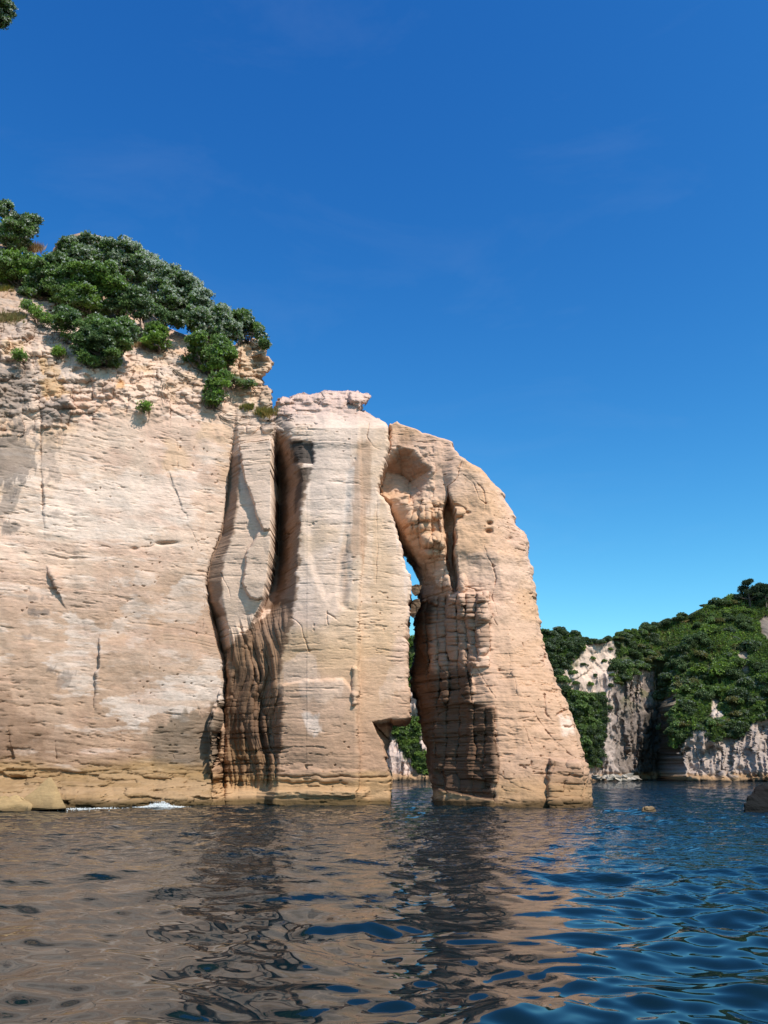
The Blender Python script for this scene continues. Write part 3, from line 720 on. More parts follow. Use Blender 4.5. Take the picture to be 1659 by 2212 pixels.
for pts, c, amt, nz in (([(930, 1450), (1018, 1440), (1015, 1520), (1066, 1528), (1073, 1640), (1070, 1690), (1066, 1730), (925, 1710), (905, 1550), (885, 1450), (885, 1330), (915, 1300)], C_VARN * .62, .86, 14),  # brown varnish, darkened further to paint in the shade of this side
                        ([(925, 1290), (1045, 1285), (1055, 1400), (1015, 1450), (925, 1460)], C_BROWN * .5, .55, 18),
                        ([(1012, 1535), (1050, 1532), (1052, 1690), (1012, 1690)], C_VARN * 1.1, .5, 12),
                        ([(865, 1180), (900, 1220), (912, 1300), (935, 1300), (930, 1460), (885, 1460), (880, 1300)], C_VARN * .6, .85, 8),  # varnished inner face of the gap, its deep shade also painted in
                        ([(862, 930), (885, 925), (890, 965), (870, 1015), (850, 1000)], C_BROWN * .9, .6, 10),
                        ([(850, 975), (915, 990), (930, 1014), (888, 1036), (835, 1018)], C_BROWN * .8, .6, 10),
                        ([(1185, 1640), (1250, 1650), (1280, 1690), (1280, 1745), (1200, 1745)], C_BROWN * .75, .65, 14),
                        ([(1205, 1545), (1245, 1545), (1240, 1585), (1215, 1590)], C_WHITE, .6, 10),
                        ([(1030, 1400), (1060, 1390), (1060, 1430), (1030, 1430)], C_PALE, .5, 8)):
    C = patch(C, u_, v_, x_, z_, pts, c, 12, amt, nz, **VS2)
C = mixc(C, C_OCHRE * .9, sstep(1655, 1705, v_ + 18 * n3 + 12 * n2) * .6 * sstep(1060, 1080, u_))
C = mixc(C, (0.50, .37, .21), sstep(-1, 3, v_ - np.interp(u_, [950, 1065, 1075], [1708, 1729, 1790])) * .85)
C = mixc(C, (0.10, .07, .035), sstep(0.6, 0.2, z_ + 0.25 * n2))
C *= (1 + 0.13 * n3 + 0.05 * n2)[:, None]
V_, q_, C = add_skirt(V_, q_, C, 2.6)
C = C * np.array((1.05, .885, .82))
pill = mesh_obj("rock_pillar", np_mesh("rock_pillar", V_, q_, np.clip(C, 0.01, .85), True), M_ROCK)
tag(pill, "massive tan sandstone pillar leaning on the buttress, dark side towards the arch gap", "rock pillar")

# =================================================================== LOOSE ROCKS
import bmesh
def hull_rock(name, pts, mat, col, sub=4, rough=0.05, seed=1, bed=True):
    """angular block: hull of points, subdivided and weathered. pts in world space"""
    pts = np.array(pts, float); c = pts.mean(0); c[2] = pts[:, 2].min()
    bm = bmesh.new()
    for p in pts - c: bm.verts.new(p)
    r = bmesh.ops.convex_hull(bm, input=bm.verts)
    bmesh.ops.delete(bm, geom=[g for g in r["geom_interior"] if isinstance(g, bmesh.types.BMVert)], context='VERTS')
    bmesh.ops.bevel(bm, geom=bm.edges[:], offset=rough * 0.35, segments=2, affect='EDGES')
    bmesh.ops.triangulate(bm, faces=bm.faces[:])
    size = float((pts.max(0) - pts.min(0)).max())
    for _ in range(sub):
        es = [e for e in bm.edges if e.calc_length() > size * 0.022]
        if not es: break
        bmesh.ops.subdivide_edges(bm, edges=es, cuts=1)
        bmesh.ops.triangulate(bm, faces=[f for f in bm.faces if len(f.verts) > 3])
    bm.normal_update()
    P0 = np.array([v.co[:] for v in bm.verts]); Nn = np.array([v.normal[:] for v in bm.verts])
    w = P0 + c
    s = 1.0 / max(size, .3)
    d = fbm((w[:, 0] + w[:, 1] * .7) * 4 * s, w[:, 2] * 5 * s, 5, seed) * rough * 1.6
    d -= rough * 1.1 * np.exp(-(vn((w[:, 0] - w[:, 1] * .5) * 2.6 * s, w[:, 2] * 2.2 * s, seed + 11) / .07) ** 2)
    if bed: d += 0.6 * rough * fbm_s((w[:, 0] - w[:, 1]) * 2 * s, w[:, 2] * 16 * s, 3, seed + 7)
    P1 = P0 + Nn * d[:, None]
    for v, p in zip(bm.verts, P1): v.co = p
    me = bpy.data.meshes.new(name); bm.to_mesh(me); bm.free()
    k = 1 + 0.35 * fbm((w[:, 0] + w[:, 1]) * 3 * s, w[:, 2] * 6 * s, 4, seed + 3)
    C = np.array(col)[None] * k[:, None]
    C = C + (np.array(col) * .35 - C) * sstep(0.35, 0.02, w[:, 2] + 0.1 * d / rough)[:, None] if w[:, 2].min() < .1 and w[:, 2].min() > -3 else C
    ca = me.color_attributes.new("Col", 'FLOAT_COLOR', 'POINT')
    c4 = np.ones((len(C), 4), F32); c4[:, :3] = np.clip(C, 0.01, .85); ca.data.foreach_set("color", c4.ravel())
    o = mesh_obj(name, me, mat); o.location = c
    return o

def pt(u, v, y): return ray_at(u, v, y)
o = hull_rock("boulder", [pt(24, 1746, 52.3), pt(60, 1719, 53.0), pt(104, 1681, 53.7), pt(110, 1680, 53.8), pt(123, 1698, 53.2), pt(143, 1746, 52.4), pt(112, 1748, 51.9), pt(30, 1750, 55), pt(140, 1750, 55.5), pt(108, 1686, 54.6)], M_ROCK, (0.31, .205, .10), 4, .06, 3)
tag(o, "angular ochre boulder with a peaked top at the waterline under the left cliff", "boulder")
o = hull_rock("boulder", [pt(-40, 1752, 51.40), pt(-40, 1724, 52.40), pt(0, 1722, 52.50), pt(45, 1717, 52.60), pt(70, 1738, 51.80), pt(66, 1755, 51.20), pt(-40, 1745, 54.20), pt(60, 1745, 54.20)], M_ROCK, (0.35, .23, .11), 4, .11, 5)
tag(o, "low flat ochre rock slab lying in front of the peaked boulder", "boulder")
o = hull_rock("boulder", [pt(1387, 1760, 50.60), pt(1388, 1744, 50.80), pt(1397, 1742, 50.80), pt(1416, 1746, 51.10), pt(1418, 1760, 50.70), pt(1388, 1756, 51.80), pt(1417, 1756, 51.90), pt(1410, 1743, 51.50)], M_ROCK, (0.27, .18, .10), 4, .06, 9)
tag(o, "small square brown rock standing alone in the blue water right of the pillar", "boulder")
o = hull_rock("boulder", [pt(1606, 1764, 50.6), pt(1608, 1733, 50.9), pt(1622, 1714, 51.2), pt(1638, 1697, 51.6), pt(1700, 1694, 51.8), pt(1720, 1764, 50.4), pt(1612, 1760, 54), pt(1640, 1704, 54.5), pt(1720, 1700, 54.5), pt(1618, 1735, 53.5)], M_ROCK, (0.011, .008, .006), 5, .2, 12)  # wet dark rock, base colour blackened further for its shaded left side
tag(o, "large dark brown rock rising from the water at the right edge", "boulder")
o = hull_rock("boulder", [pt(889, 1266, 63.20), pt(900, 1262, 63.00), pt(913, 1264, 63.40), pt(904, 1283, 63.20), pt(896, 1288, 63.10), pt(889, 1280, 63.20), pt(892, 1266, 65.00), pt(912, 1266, 65.00), pt(900, 1286, 64.80)], M_ROCK, C_VARN * 1.3, 3, .06, 15)
tag(o, "dark wedged stone jammed across the arch gap, upper of two", "boulder")
o = hull_rock("boulder", [pt(887, 1306, 63.40), pt(893, 1297, 63.30), pt(904, 1293, 63.20), pt(908, 1306, 63.20), pt(902, 1320, 63.20), pt(894, 1336, 63.40), pt(886, 1330, 63.50), pt(890, 1300, 65.00), pt(906, 1300, 65.00), pt(896, 1330, 64.80)], M_ROCK, C_VARN * 1.3, 3, .07, 17)
tag(o, "dark rounded stone stuck in the arch gap just below the wedged one", "boulder")

# =================================================================== VEGETATION
def leaf_batch(P, N, k, length, width, cols, spread=0.75, droop=0.0, rng=RNG):
    """k pointed leaves per tuft at P along N"""
    n = len(P)
    P = np.repeat(P, k, 0); N = np.repeat(N, k, 0); c = np.repeat(cols, k, 0)
    d = N + rng.normal(0, spread, (n * k, 3)); d[:, 2] -= droop
    d /= np.linalg.norm(d, axis=1)[:, None] + 1e-9
    s = np.cross(d, N + rng.normal(0, .35, (n * k, 3))); s /= np.linalg.norm(s, axis=1)[:, None] + 1e-9
    L = (length * rng.uniform(.7, 1.25, n * k))[:, None]; w = (width * rng.uniform(.7, 1.2, n * k))[:, None]
    v = np.stack([P, P + d * L * .5 + s * w, P + d * L, P + d * L * .5 - s * w], 1).reshape(-1, 3)
    f = np.arange(n * k * 4).reshape(-1, 4)
    c = c * rng.uniform(.8, 1.2, (n * k, 1))
    return v, f, np.repeat(c, 4, 0)

def tube(path, radii, sides=6):
    path = np.array(path, float); n = len(path)
    V = []; F = []
    for i in range(n):
        t = path[min(i + 1, n - 1)] - path[max(i - 1, 0)]; t /= np.linalg.norm(t) + 1e-9
        a = np.cross(t, (0.31, .9, .2)); a /= np.linalg.norm(a) + 1e-9; b = np.cross(t, a)
        for k in range(sides):
            g = 2 * math.pi * k / sides
            V.append(path[i] + radii[i] * (math.cos(g) * a + math.sin(g) * b))
    for i in range(n - 1):
        for k in range(sides):
            F.append((i * sides + k, i * sides + (k + 1) % sides, (i + 1) * sides + (k + 1) % sides, (i + 1) * sides + k))
    return np.array(V), np.array(F)

def join(parts):
    V = []; F = []; Cc = []; n = 0
    for p in parts:
        V.append(p[0]); F.append(p[1] + n); n += len(p[0])
        if len(p) > 2: Cc.append(p[2])
    return np.concatenate(V), np.concatenate(F), (np.concatenate(Cc) if Cc else None)

def limb(a, b, r0, r1, wig, rng, n=7):
    a = np.array(a, float); b = np.array(b, float)
    t = np.linspace(0, 1, n)[:, None]
    p = a + (b - a) * t + np.sin(t * math.pi) * rng.normal(0, wig, 3) + np.vstack([np.zeros((1, 3)), rng.normal(0, wig * .25, (n - 1, 3))])
    return tube(p, np.linspace(r0, r1, n))

def blob_points(c, r, n, rng, shell=0.55):
    d = rng.normal(0, 1, (n, 3)); d /= np.linalg.norm(d, axis=1)[:, None]
    rad = rng.uniform(shell, 1.0, n) ** 0.7
    return np.array(c) + d * rad[:, None] * np.array(r), d

GREENS = {'mid': (0.175, 0.265, 0.085), 'dark': (0.12, 0.18, 0.075), 'light': (0.23, 0.35, 0.08), 'silver': (0.50, 0.56, 0.44), 'dry': (0.20, .20, .075)}

def near_tree(label, blobs, base, pal, group=None, silver=0.0, dens=1.0, name="coastal_tree", cat="tree", trunk_r=0.16, leaf=0.30, seed=0):
    """blobs: (u, v, ru, rv) in picture units at the depth of the rock behind; base (u, v) on the rock"""
    rng = np.random.default_rng(1000 + seed)
    bx, by, bz = R.point(base[0], base[1], Y0)
    root = empty(name, (bx, by, bz)); tag(root, label, cat, group)
    o = np.array((bx, by, bz))
    parts = []; limbs = []
    for (u, v, ru, rv) in blobs:
        yy = min(by, Y0 - float(R.at(np.array([float(u)]), np.array([float(v + rv * .5)]))[0])) - 0.3 - 0.02 * ru
        yy = max(yy, by - 3.0)
        c = np.array(ray_at(u, v, yy)); sc = yy / FPX * 1.03
        rx, rz = ru * sc * 1.2, rv * sc * 1.2
        # sub-clumps
        ns = max(8, int(rx * rz * 26.0))
        sub, sd = blob_points(c, (rx * .92, rx * .8, rz * .92), ns, rng, .35); sub = sub[fbm(sub[:, 0] * 1.1 + seed, sub[:, 2] * 1.3 + sub[:, 1], 2, seed) > -.3]
        for sp, sdn in zip(sub, sd):
            rr = .2 + .42 * rng.random() ** 1.8 * min(1.0, 0.45 + 0.3 * min(rx, rz))
            n = int(270 * dens * (rr / .6) ** 1.6)
            p, d = blob_points(sp, (rr * 1.3, rr * 1.1, rr * .8), n, rng, .3); p = p + rng.normal(0, .07, p.shape)
            keepm = d[:, 2] > -0.6
            p, d = p[keepm], d[keepm]
            tone = rng.uniform(.75, 1.25)
            colr = np.array(GREENS[pal[rng.integers(len(pal))]]) * tone
            cols = np.tile(colr, (len(p), 1))
            sm = (rng.random(len(p)) < 1.3 * silver * np.clip(.45 + .6 * d[:, 2] + .4 * d[:, 0], 0, 1.3))
            cols[sm] = np.array(GREENS['silver']) * rng.uniform(.8, 1.25, (sm.sum(), 1))
            nd = d + np.array((0.25, -.15, .55)); nd /= np.linalg.norm(nd, axis=1)[:, None]
            parts.append(leaf_batch(p - o, nd, 5, leaf * .58, leaf * .17, cols, .8, rng=rng))
            if rng.random() < .2:
                limbs.append(limb(c - o + rng.normal(0, .2, 3) + (0, 0, -rz * .5), sp - o, .045, .015, .15, rng, 5))
        limbs.append(limb((0, 0, -.2), c - o + (0, 0, -rz * .45), trunk_r, .05, .35, rng, 8))
        for k in range(2):
            limbs.append(limb((rng.normal(0, .2), rng.normal(0, .2), 0), c - o + rng.normal(0, 1, 3) * (rx * .4, rx * .3, rz * .3), trunk_r * .6, .03, .4, rng, 8))
    V, F, Cc = join(parts)
    mesh_obj("crown", np_mesh("crown", V, F, np.clip(Cc, .004, .6)), M_LEAF, root)
    V, F, _ = join(limbs)
    mesh_obj("trunk", np_mesh("trunk", V, F, None, True), M_BARK, root)
    return root

TG = "coastal trees on the cliff top"
near_tree("wind-swept tree against the sky at the left edge, above the grey rock corner", [(10, 455, 22, 24), (38, 500, 36, 34), (66, 483, 20, 22), (30, 525, 26, 16), (12, 490, 18, 20)], (30, 548), ['mid', 'dark'], TG, .25, seed=1)
near_tree("bright green tree at the left edge just below the dry grass tuft", [(10, 575, 40, 26), (55, 570, 36, 24), (70, 590, 30, 20), (20, 595, 30, 14)], (45, 622), ['light', 'mid'], TG, .12, seed=2)
near_tree("grey green tree in the dip between the left edge and the rock knob", [(110, 585, 40, 34), (90, 610, 30, 22), (135, 615, 36, 26), (70, 625, 22, 16), (150, 590, 30, 26)], (125, 655), ['mid', 'mid', 'dark'], TG, .2, seed=3)
near_tree("silvery topped tree covering the pale rock knob, highest of the main clump", [(160, 535, 36, 22), (205, 530, 40, 20), (185, 560, 50, 30), (240, 545, 36, 28), (150, 560, 30, 28)], (200, 610), ['mid', 'dark'], TG, .5, seed=4)
near_tree("broad tree of layered green boughs below the pale rock knob", [(175, 600, 50, 26), (225, 595, 44, 26), (145, 640, 40, 26), (190, 650, 50, 26), (250, 620, 36, 22)], (205, 690), ['light', 'mid', 'mid'], TG, .12, seed=5)
near_tree("wind-cut silver tree on the skyline right of the rock knob", [(280, 545, 40, 24), (310, 570, 40, 30), (265, 575, 40, 28), (335, 590, 36, 26), (300, 610, 40, 22)], (300, 660), ['dark', 'mid'], TG, .65, seed=6)
near_tree("wind-cut silver tree in the middle of the descending skyline", [(370, 600, 34, 24), (395, 625, 34, 28), (350, 630, 36, 26), (420, 640, 28, 24), (375, 655, 40, 22)], (385, 705), ['dark', 'mid'], TG, .6, seed=7)
near_tree("silver leaved tree low on the skyline, left of the pale rock nose", [(440, 650, 30, 24), (465, 680, 30, 28), (425, 685, 34, 28), (490, 705, 24, 26), (455, 712, 34, 22), (505, 725, 16, 14)], (455, 752), ['dark', 'mid'], TG, .65, seed=8)
near_tree("dark bush with a few red flowers on top of the pale rock nose", [(520, 685, 20, 16), (540, 708, 22, 18), (556, 722, 14, 9), (522, 712, 16, 18), (572, 745, 5, 8)], (535, 738), ['dark', 'mid'], TG, .2, trunk_r=.08, seed=9)
near_tree("dark open tree with bare limbs showing in the middle of the clump", [(290, 650, 36, 22), (330, 672, 40, 22), (260, 665, 30, 20), (375, 690, 36, 20)], (315, 735), ['dark', 'dark', 'mid'], TG, .15, .8, seed=10)
near_tree("rounded dark green tree hanging over the cliff edge, lowest on the left", [(205, 715, 40, 30), (240, 735, 44, 36), (180, 745, 28, 26), (230, 770, 34, 16), (270, 715, 30, 26), (150, 690, 34, 24)], (235, 790), ['mid', 'dark'], TG, .12, seed=11)
near_tree("small yellow green bush between the two trees hanging over the edge", [(340, 715, 24, 16), (355, 735, 26, 14), (325, 738, 18, 12)], (342, 760), ['light', 'light', 'mid'], TG, .05, trunk_r=.08, seed=12)
near_tree("bright green tree hanging over the edge left of the pale rock nose", [(440, 740, 36, 22), (470, 755, 34, 28), (425, 765, 28, 24), (455, 785, 34, 18), (490, 775, 16, 18)], (455, 812), ['light', 'mid', 'mid'], TG, .12, seed=13)
near_tree("tree at the upper left corner, only its leafy tip in view", [(-10, 18, 40, 32), (-70, 20, 50, 40), (-2, 46, 22, 14)], (-148, 420), ['mid', 'dark'], TG, .3, trunk_r=.3, seed=14)
SG = "small plants rooted in the cliff face"
near_tree("sparse shrub with a bare stem hanging below the bright green tree", [(470, 830, 24, 20), (462, 856, 18, 20), (486, 812, 14, 12), (455, 845, 12, 14)], (460, 882), ['light', 'mid'], SG, .05, .55, "cliff_shrub", "shrub", .05, .26, 15)
near_tree("thin grey green shrub leaning right from the sparse hanging shrub", [(505, 818, 16, 9), (525, 827, 16, 8), (540, 833, 8, 6)], (490, 830), ['dry', 'mid'], SG, .2, .5, "cliff_shrub", "shrub", .04, .24, 16)
near_tree("tiny green plant alone on the bare face below the trees", [(315, 877, 11, 7)], (313, 884), ['light'], SG, 0, .7, "cliff_shrub", "shrub", .02, .2, 17)
near_tree("low green mat of leaves on the blocky rock at the far left", [(42, 769, 18, 6)], (42, 774), ['light', 'mid'], SG, 0, .9, "cliff_shrub", "shrub", .02, .2, 18)
near_tree("small bright plant on the blocky rock right of the low green mat", [(124, 760, 9, 7)], (124, 768), ['light'], SG, 0, .8, "cliff_shrub", "shrub", .02, .2, 19)
near_tree("green plant tucked under the rounded dark tree on the left", [(185, 770, 16, 12), (200, 782, 12, 8)], (190, 792), ['light', 'mid'], SG, 0, .7, "cliff_shrub", "shrub", .03, .22, 20)
near_tree("green shrub on the earth slope below the grey green tree", [(85, 675, 18, 12), (105, 692, 14, 10), (60, 660, 14, 9)], (92, 708), ['light', 'mid'], SG, .05, .7, "cliff_shrub", "shrub", .03, .22, 21)
near_tree("green shrub by the grey rocks left of the rounded dark tree", [(125, 712, 16, 11), (140, 728, 12, 10)], (130, 742), ['mid', 'light'], SG, .05, .7, "cliff_shrub", "shrub", .03, .22, 22)

def grass(label, u, v, wu, n, length, cols, seed, R=R, Y0=Y0, group="grass tufts on the cliff"):
    rng = np.random.default_rng(seed)
    c = np.array(R.point(u, v, Y0)); sc = c[1] / FPX
    pts = []
    for i in range(n):
        uu = u + rng.normal(0, wu * .5); vv = v + rng.normal(0, wu * .16)
        pts.append(np.array(R.point(uu, vv, Y0)) - c)
    pts = np.array(pts); N = np.tile((0, -.35, 1.0), (n, 1))
    cc = np.array(cols)[rng.integers(len(cols), size=n)]
    V, F, Cc = leaf_batch(pts, N, 9, length, .022, cc, .35, rng=rng)
    o = mesh_obj("grass_tuft", np_mesh("grass_tuft", V, F, Cc), M_GRASS); o.location = c
    tag(o, label, "grass", group)
GC = [(0.30, .24, .08), (0.36, .27, .10), (0.16, .19, .05)]; DRY = [(0.36, .24, .12), (0.42, .30, .16), (0.28, .17, .09)]
grass("dry tan grass tuft under the tree at the left edge", 70, 545, 20, 160, .8, DRY, 1)
grass("yellow green grass tuft, larger of the two above the cleft", 575, 897, 24, 130, .55, GC, 2)
grass("smaller green grass tuft above the cleft, below the pale rock nose", 535, 884, 12, 70, .45, [(0.16, .19, .05), (0.3, .26, .1)], 3)
grass("brown green grass patch on the earth slope at the far left", 20, 690, 34, 130, .5, [(0.2, .19, .07), (0.28, .22, .1)], 4)
grass("yellow grass fringe at the left edge below the bright green tree", 10, 630, 16, 80, .5, [(0.26, .26, .07), (0.3, .22, .08)], 5)
grass("thin grass on the ledge below the rounded dark tree", 268, 742, 30, 90, .5, [(0.34, .28, .14), (0.2, .2, .08)], 6)
grass("thin dry grass on the rim left of the bright green tree", 310, 750, 26, 90, .5, DRY, 7)

def root_strand(label, pts, seed):
    rng = np.random.default_rng(seed)
    c = np.array(R.point(pts[0][0], pts[0][1], Y0)); parts = []
    for k in range(5):
        du, dv = rng.normal(0, 9), rng.normal(0, 6)
        p = [np.array(R.point(a + du * t + rng.normal(0, 3), b + dv * t + rng.normal(0, 3), Y0)) - c - (0, .12, 0) for (a, b), t in zip(pts, np.linspace(.2, 1, len(pts)))]
        parts.append(tube(p, np.linspace(.05, .015, len(p)), 5))
    V, F, _ = join(parts)
    o = mesh_obj("tree_root", np_mesh("tree_root", V, F, None, True), M_ROOT); o.location = c
    tag(o, label, "roots", "bare roots on the cliff")
root_strand("bare grey roots hanging on the rock under the trees, uppermost", [(345, 800), (355, 830), (350, 850), (365, 880)], 1)
root_strand("tangle of bare roots below the bright green hanging tree", [(365, 795), (390, 812), (420, 822), (440, 830)], 2)
root_strand("bare roots trailing right below the sparse hanging shrub", [(460, 885), (485, 905), (515, 912), (545, 905)], 3)

# =================================================================== FAR HEADLAND
H = Relief(770, 1830, 1190, 1730)
YH = 200.0
H.loft([
    [(1300, 760, -2), (1690, 760, 4)], [(1380, 840, -4), (1690, 840, 3)], [(1380, 900, -5), (1690, 900, 1)], [(1380, 935, -5), (1690, 935, 3)],
    [(1360, 1180, -6), (1500, 1180, -1), (1690, 1180, 3)], [(1360, 1260, -6), (1450, 1260, -2), (1690, 1260, 3)], [(1360, 1330, -8), (1450, 1330, -4), (1600, 1335, -1), (1690, 1335, 1)],
    [(1340, 1400, -14), (1450, 1400, -8), (1550, 1395, -6), (1690, 1390, -7)], [(1340, 1432, -16), (1450, 1432, -8), (1550, 1440, -6), (1690, 1440, -7)],
    [(1320, 1452, -16), (1400, 1450, -8), (1480, 1450, -2), (1520, 1450, 3), (1600, 1450, 5), (1690, 1450, 6)],
    [(1320, 1490, -14), (1400, 1490, -6), (1480, 1490, 0), (1560, 1478, 7), (1690, 1472, 9)], [(1280, 1560, -18), (1400, 1560, -4), (1500, 1560, 4), (1600, 1560, 10), (1690, 1560, 14)],
    [(1260, 1660, -18), (1400, 1660, -2), (1500, 1660, 6), (1600, 1660, 12), (1690, 1660, 16)], [(1200, 1830, -18), (1400, 1830, 0), (1690, 1830, 20)]])
H.blur(3)
H.D += 3.2 * fbm(H.U * 0.012, H.V * 0.012, 4, 300)
lowm = sstep(1420, 1520, H.V)
wH = H.U + 14 * fbm(H.U * .01, H.V * .012, 3, 303)
H.D += lowm * (2.4 * (np.abs(fbm_s(wH * .05, H.V * .007, 4, 305)) - .2) + 1.6 * (np.abs(fbm_s(wH * .13, H.V * .02, 4, 306)) - .2))
H.cells([(1240, 1380), (1340, 1370), (1340, 1690), (1280, 1690), (1215, 1480)], 40, 60, 1.5, .35, 31, 20)
H.cells([(1330, 1440), (1470, 1440), (1470, 1700), (1340, 1700)], 18, 90, 2.4, .7, 33, 15)
H.cells([(1430, 1560), (1830, 1500), (1830, 1700), (1430, 1700)], 26, 70, 2.0, .6, 35, 15)
H.add([(770, 1676), (1240, 1676), (1340, 1674), (1345, 1700), (1345, 1740), (770, 1740)], 2.0, 8, 8)
H.add([(1440, 1678), (1830, 1676), (1830, 1740), (1440, 1740)], 1.5, 6, 6)
hill_poly = [(775, 1395), (830, 1388), (880, 1376), (900, 1372), (1000, 1370), (1170, 1366), (1185, 1368), (1250, 1378), (1272, 1384), (1280, 1382), (1310, 1378), (1335, 1372), (1345, 1366), (1380, 1366), (1402, 1363), (1420, 1352), (1440, 1346), (1470, 1342), (1490, 1337), (1510, 1326), (1540, 1302), (1580, 1288), (1610, 1282), (1670, 1268), (1825, 1215), (1825, 1740), (775, 1740)]
S_hill = poly_raster(H, hill_poly)
def hill_extra(X, Z, u, v, S):
    return 0.9 * fbm(X * .35, Z * .22, 6, 310, .65) - 0.7 * np.abs(fbm(X * .7, Z * .25, 4, 314, .6)) + roll(S, 14, 4.0)
V_, q_, u_, v_ = rock_grid(H, YH, (-8, 118), (-1.5, 60), 0.2, S_hill, 2.0, hill_extra)
x_, z_ = V_[:, 0] + .8 * (V_[:, 1] - 62.0), V_[:, 2]
h1, h2, h3 = fbm(x_ * .08, z_ * .08, 5, 320), fbm_s(x_ * .5, z_ * .12, 4, 324, .6), fbm(x_ * .5, z_ * .5, 4, 328)
C = np.tile(np.array((0.50, .42, .37)), (len(x_), 1))
C = mixc(C, (0.36, .31, .28), sstep(-.1, .3, h2) * .8)
C = mixc(C, (0.58, .47, .37), sstep(.0, .4, h1) * .6)
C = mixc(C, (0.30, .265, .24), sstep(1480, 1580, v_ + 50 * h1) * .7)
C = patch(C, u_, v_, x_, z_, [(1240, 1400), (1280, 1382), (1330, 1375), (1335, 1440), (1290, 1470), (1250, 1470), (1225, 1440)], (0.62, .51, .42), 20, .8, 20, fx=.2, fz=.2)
C = patch(C, u_, v_, x_, z_, [(1320, 1480), (1450, 1450), (1460, 1700), (1340, 1690)], (0.15, .13, .115), 20, .75, 20, fx=.3, fz=.1)  # rock darkened in the cove: its shade is put into the colour
C = patch(C, u_, v_, x_, z_, [(1385, 1540), (1440, 1500), (1450, 1560), (1470, 1570), (1476, 1640), (1474, 1690), (1380, 1690)], (0.035, .033, .027), 14, .92, 14, fx=.3, fz=.2)  # near-black painted shade on the headland's left face and the cove behind
C = patch(C, u_, v_, x_, z_, [(840, 1600), (940, 1590), (940, 1680), (830, 1680)], (0.60, .50, .46), 20, .7, 20, fx=.3, fz=.2)
GREEN_POLYS = [
    [(775, 1390), (880, 1374), (1000, 1368), (1180, 1362), (1255, 1374), (1270, 1384), (1262, 1402), (1240, 1412), (1226, 1435), (1212, 1462), (1203, 1440), (775, 1500)],
    [(1222, 1490), (1262, 1498), (1296, 1520), (1304, 1550), (1300, 1590), (1294, 1640), (1276, 1655), (1250, 1600), (1235, 1550)],
    [(1330, 1374), (1345, 1366), (1402, 1362), (1440, 1346), (1490, 1338), (1495, 1400), (1470, 1470), (1440, 1520), (1420, 1500), (1408, 1450), (1385, 1440), (1362, 1460), (1345, 1480), (1326, 1470), (1336, 1420)],
    [(1480, 1340), (1540, 1302), (1580, 1288), (1670, 1268), (1830, 1215), (1830, 1560), (1660, 1552), (1620, 1560), (1590, 1600), (1560, 1590), (1540, 1600), (1520, 1570), (1490, 1585), (1460, 1620), (1434, 1610), (1440, 1560), (1470, 1500), (1490, 1450)],
    [(845, 1555), (905, 1550), (905, 1600), (890, 1640), (905, 1668), (925, 1672), (928, 1630), (905, 1615), (880, 1640), (870, 1620), (850, 1585)],
]
for gp in GREEN_POLYS:
    C = patch(C, u_, v_, x_, z_, gp, (0.04, .06, .022), 8, .95, 12, fx=.25, fz=.25)
C = patch(C, u_, v_, x_, z_, [(1420, 1352), (1530, 1308), (1520, 1370), (1490, 1420), (1470, 1440), (1400, 1400), (1390, 1370)], (0.07, .09, .026), 14, .8, 16, fx=.25, fz=.25)
C = patch(C, u_, v_, x_, z_, [(1480, 1338), (1512, 1326), (1510, 1345), (1488, 1365)], (0.30, .22, .06), 10, .8, 8, fx=.3, fz=.3)
C = patch(C, u_, v_, x_, z_, [(1596, 1395), (1612, 1405), (1618, 1450), (1605, 1462), (1596, 1430)], (0.36, .31, .27), 8, .8, 10, fx=.3, fz=.3)
C = patch(C, u_, v_, x_, z_, [(1536, 1508), (1552, 1510), (1558, 1545), (1540, 1550)], (0.6, .52, .46), 6, .9, 8, fx=.3, fz=.3)
C = patch(C, u_, v_, x_, z_, [(1634, 1336), (1650, 1326), (1700, 1330), (1700, 1385), (1655, 1392), (1642, 1372)], (0.20, .175, .155), 8, .9, 14, fx=.3, fz=.3)
C = mixc(C, (0.10, .11, .04), .7 * sstep(.12, .3, fbm(x_ * .3, z_ * .3, 4, 335)) * sstep(1380, 1420, v_) * (1 - sstep(1480, 1560, v_)))
C = mixc(C, (0.30, .185, .08), sstep(2.2, 1.0, z_ + .8 * h3) * .8)
C = mixc(C, (0.05, .04, .03), sstep(0.5, 0.15, z_ + .2 * h3))
C *= (1 + .2 * h3)[:, None]
C = C * np.array((1.12, 1.0, .95))
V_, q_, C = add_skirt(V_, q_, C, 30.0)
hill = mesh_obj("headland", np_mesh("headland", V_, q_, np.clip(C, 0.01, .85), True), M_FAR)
tag(hill, kind="structure")

